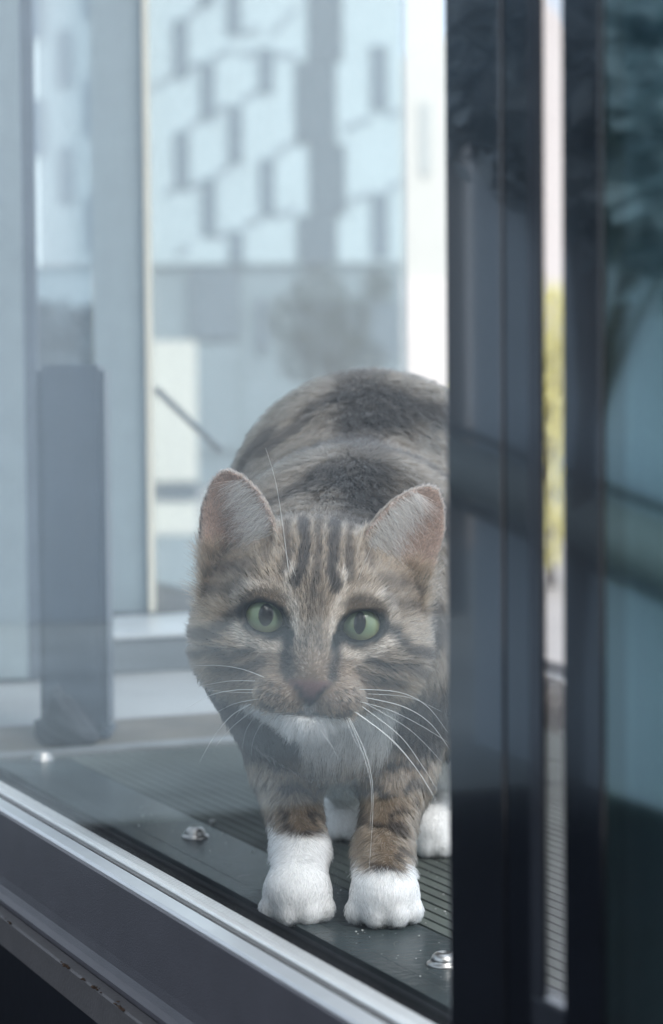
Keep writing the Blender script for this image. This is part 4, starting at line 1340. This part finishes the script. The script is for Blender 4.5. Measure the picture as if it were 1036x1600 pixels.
# clumps
gi = RNG.choice(NH, NH // 8, replace=False)
kd = kdtree.KDTree(len(gi))
for j, k in enumerate(gi): kd.insert(hp[k], j)
kd.balance()
near = np.array([kd.find(p)[1] for p in hp])
gs = S_[gi[near]]
okc = (np.einsum('ij,ij->i', hn, hn[gi[near]]) > 0.6) & (np.linalg.norm(hp - hp[gi[near]], axis=1) < 0.004)
cl = np.where(okc, np.clip(0.55 + 0.25 * RNG.normal(size=NH), 0, .9), 0)
cl *= np.where(hc['feet'] > .4, 0.12, 1) 
rel_t = gs - gs[:, :1]
tgt = gs
for k in range(1, K):
    f_ = (cl * T[k] ** 1.2)[:, None]
    # meet the guide's line but keep one's own length
    S_[:, k] = S_[:, k] * (1 - f_) + (hp + (gs[:, k] - hp) * np.minimum(1, ln / np.maximum(ln[gi[near]], 1e-4))[:, None]) * f_
S_[..., 2] = np.maximum(S_[..., 2], 0.0006)
# colour along the strand
# each hair takes the colour of the spot that its outer half covers
hk = coat(hp + g_ * (ln * 0.6)[:, None], hn)
keep = (hc['earm'] > .3) | (hk['nose'] > .2) | (hk['earm'] > .3)
kcol = np.where(keep[:, None], hc['col'], hk['col'])
hc['white'] = np.where(keep, hc['white'], hk['white']); hc['dark'] = np.where(keep, hc['dark'], hk['dark'])
colr = kcol * np.exp(0.28 * RNG.normal(size=NH))[:, None]
wh = hc['white'][:, None]
guard = (RNG.random(NH) < 0.12) & (hc['dark'] < .35) & (hc['white'] < .4) & (hc['rim'] < .3) & (hc['earm'] < .4)
darkt = (RNG.random(NH) < 0.45)[:, None]
HC = np.empty((NH, K, 4), np.float32); HC[..., 3] = 1
for k, t in enumerate(T):
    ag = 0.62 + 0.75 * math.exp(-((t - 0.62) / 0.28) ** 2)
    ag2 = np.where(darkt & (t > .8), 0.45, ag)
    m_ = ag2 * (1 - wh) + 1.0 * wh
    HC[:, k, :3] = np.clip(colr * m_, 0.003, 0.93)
    gk = guard & (t > .35)
    HC[gk, k, :3] = HC[gk, k, :3] * .35 + np.array((0.32, 0.285, 0.24)) * .65
RD = np.empty((NH, K), np.float32)
rr = np.where(hc['head'] > .5, 0.000105, 0.000125) * RNG.uniform(0.8, 1.25, NH)
for k, t in enumerate(T): RD[:, k] = rr * (1 - 0.75 * t ** 1.5)

# long pale hairs inside the ears
ES, EC, ER = [], [], []
for ear in EARS:
    sgn, b, A, L_e, Xv, Nv = ear
    n_ = 1200
    t = RNG.uniform(-0.05, 0.85, n_)
    hw_ = ear_hw(t)
    xr = np.where(RNG.random(n_) < .85, RNG.uniform(-1.0, -0.55, n_), RNG.uniform(-0.55, 0.1, n_))
    k_ = 1.15 * np.clip(1.05 - t, .1, 1.3)
    ns = k_ * (xr ** 2 - 1) + 0.25 + 0.12
    q = b + (t * L_e)[:, None] * A + (xr * hw_)[:, None] * Xv + ns[:, None] * Nv
    root = HO + CM * (q[:, :1] * EU + q[:, 1:2] * EV + q[:, 2:] * EW)
    toW = lambda a: a[0] * EU + a[1] * EV + a[2] * EW
    up = 0.55 - 0.9 * (t > 0.3) * 0 
    d = toW(Xv) * RNG.uniform(.7, 1.1, n_)[:, None] + toW(A) * RNG.uniform(-.75, .2, n_)[:, None] + toW(Nv) * RNG.uniform(.15, .55, n_)[:, None]
    d = nrm(d)
    le = RNG.uniform(0.010, 0.024, n_) * (1 - .45 * np.clip(t, 0, 1))
    st = np.empty((n_, K, 3))
    for k, tt in enumerate(T):
        st[:, k] = root + le[:, None] * (d * tt + toW(A) * -0.10 * tt * tt - toW(Nv) * .18 * tt * tt)
    ES.append(st)
    c = np.ones((n_, K, 4), np.float32); c[..., :3] = (np.array((0.86, 0.80, 0.71)) * (RNG.random(n_) ** 1.3 * .9 + .2)[:, None])[:, None, :]
    EC.append(np.clip(c, 0, .92)); 
    r_e = np.empty((n_, K), np.float32)
    for k, tt in enumerate(T): r_e[:, k] = 0.000075 * (1 - .7 * tt)
    ER.append(r_e)
S_ = np.concatenate([S_] + ES); HC = np.concatenate([HC] + EC); RD = np.concatenate([RD] + ER)
NT = len(S_)

hcv = bpy.data.hair_curves.new('fur')
hcv.add_curves([K] * NT)
hcv.position_data.foreach_set('vector', S_.astype(np.float32).ravel())
ra = hcv.attributes.get('radius') or hcv.attributes.new('radius', 'FLOAT', 'POINT')
ra.data.foreach_set('value', RD.ravel())
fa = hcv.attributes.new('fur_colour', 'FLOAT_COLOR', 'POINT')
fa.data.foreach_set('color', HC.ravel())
mt, nt, N, L = new_mat('fur')
N.remove(N['Principled BSDF'])
hb = N.new('ShaderNodeBsdfHairPrincipled')
hb.model = 'CHIANG'; hb.parametrization = 'COLOR'
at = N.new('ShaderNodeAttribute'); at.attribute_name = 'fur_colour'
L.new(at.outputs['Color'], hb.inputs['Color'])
hb.inputs['Roughness'].default_value = 0.45
hb.inputs['Radial Roughness'].default_value = 0.6
L.new(hb.outputs[0], N['Material Output'].inputs['Surface'])
hcv.materials.append(mt)
fur = bpy.data.objects.new('fur', hcv)
COL.objects.link(fur)
fur.parent = cat
scene.cycles_curves.shape = 'RIBBONS' if hasattr(scene, 'cycles_curves') else None

# ------------------------------------------------------------------ whiskers
M_whisk, nt, N, L = new_mat('whisker_white')
b = N['Principled BSDF']
b.inputs['Base Color'].default_value = (0.9, 0.9, 0.88, 1); b.inputs['Roughness'].default_value = 0.3
def whisker(pts, r=0.00017, d0=0.930, d1=0.922):
    if pts[-1][0] < 420 and pts[0][1] > 1000: d1 = 0.950
    P = [pix(x, y, d0 + (d1 - d0) * i / (len(pts) - 1)) for i, (x, y) in enumerate(pts)]
    # smooth curve through the points
    out = []
    n = len(P)
    for i in range(n - 1):
        p0, p1, p2, p3 = P[max(i - 1, 0)], P[i], P[i + 1], P[min(i + 2, n - 1)]
        for k in range(8):
            t = k / 8
            out.append(0.5 * ((2 * p1) + (-p0 + p2) * t + (2 * p0 - 5 * p1 + 4 * p2 - p3) * t * t + (-p0 + 3 * p1 - 3 * p2 + p3) * t ** 3))
    out.append(P[-1])
    m = len(out)
    rad = [0.75 * r * (1 - 0.8 * (i / (m - 1)) ** 1.2) for i in range(m)]
    return link('whisker', tube_mesh('whisker', out, rad, 5), M_whisk, cat)
for pts, r in (
    ([(562, 1077), (625, 1082), (668, 1104), (700, 1145)], .00017), ([(572, 1090), (630, 1104), (672, 1130), (703, 1172)], .00021),
    ([(553, 1094), (610, 1110), (660, 1135), (700, 1160)], .00015), ([(548, 1108), (605, 1150), (650, 1200), (682, 1250)], .00020),
    ([(566, 1104), (625, 1150), (662, 1200), (686, 1240)], .00018), ([(546, 1122), (572, 1180), (583, 1245), (576, 1370)], .00018),
    ([(543, 1120), (567, 1178), (580, 1230), (578, 1300)], .00015), ([(556, 1112), (622, 1165), (672, 1235), (701, 1305)], .00016),
    ([(540, 1120), (556, 1160), (582, 1195)], .00010), ([(570, 1098), (640, 1140), (690, 1190)], .00013), ([(575, 1084), (640, 1090), (690, 1112)], .00011),
    ([(412, 1058), (380, 1046), (345, 1040), (305, 1040)], .00015), ([(398, 1064), (360, 1064), (322, 1070)], .00014), ([(412, 1078), (370, 1078), (330, 1086), (290, 1108)], .00018),
    ([(404, 1092), (365, 1100), (330, 1118)], .00014), ([(392, 1100), (362, 1118), (335, 1150), (312, 1190)], .00019), ([(398, 1108), (364, 1135), (338, 1165)], .00016),
    ([(418, 1082), (372, 1082), (325, 1078)], .00013), ([(405, 1110), (385, 1140), (378, 1172)], .00010), ([(420, 1112), (398, 1150), (392, 1180)], .00010),
    ([(500, 1140), (518, 1165), (530, 1190)], .00009)):
    whisker(pts, r)
whisker([(451, 893), (441, 815), (430, 750), (415, 700)], .00016, 0.940, 0.925)
whisker([(462, 900), (440, 850), (412, 800)], .00008, 0.940, 0.93)
whisker([(560, 905), (582, 850), (600, 820)], .00008, 0.940, 0.93)
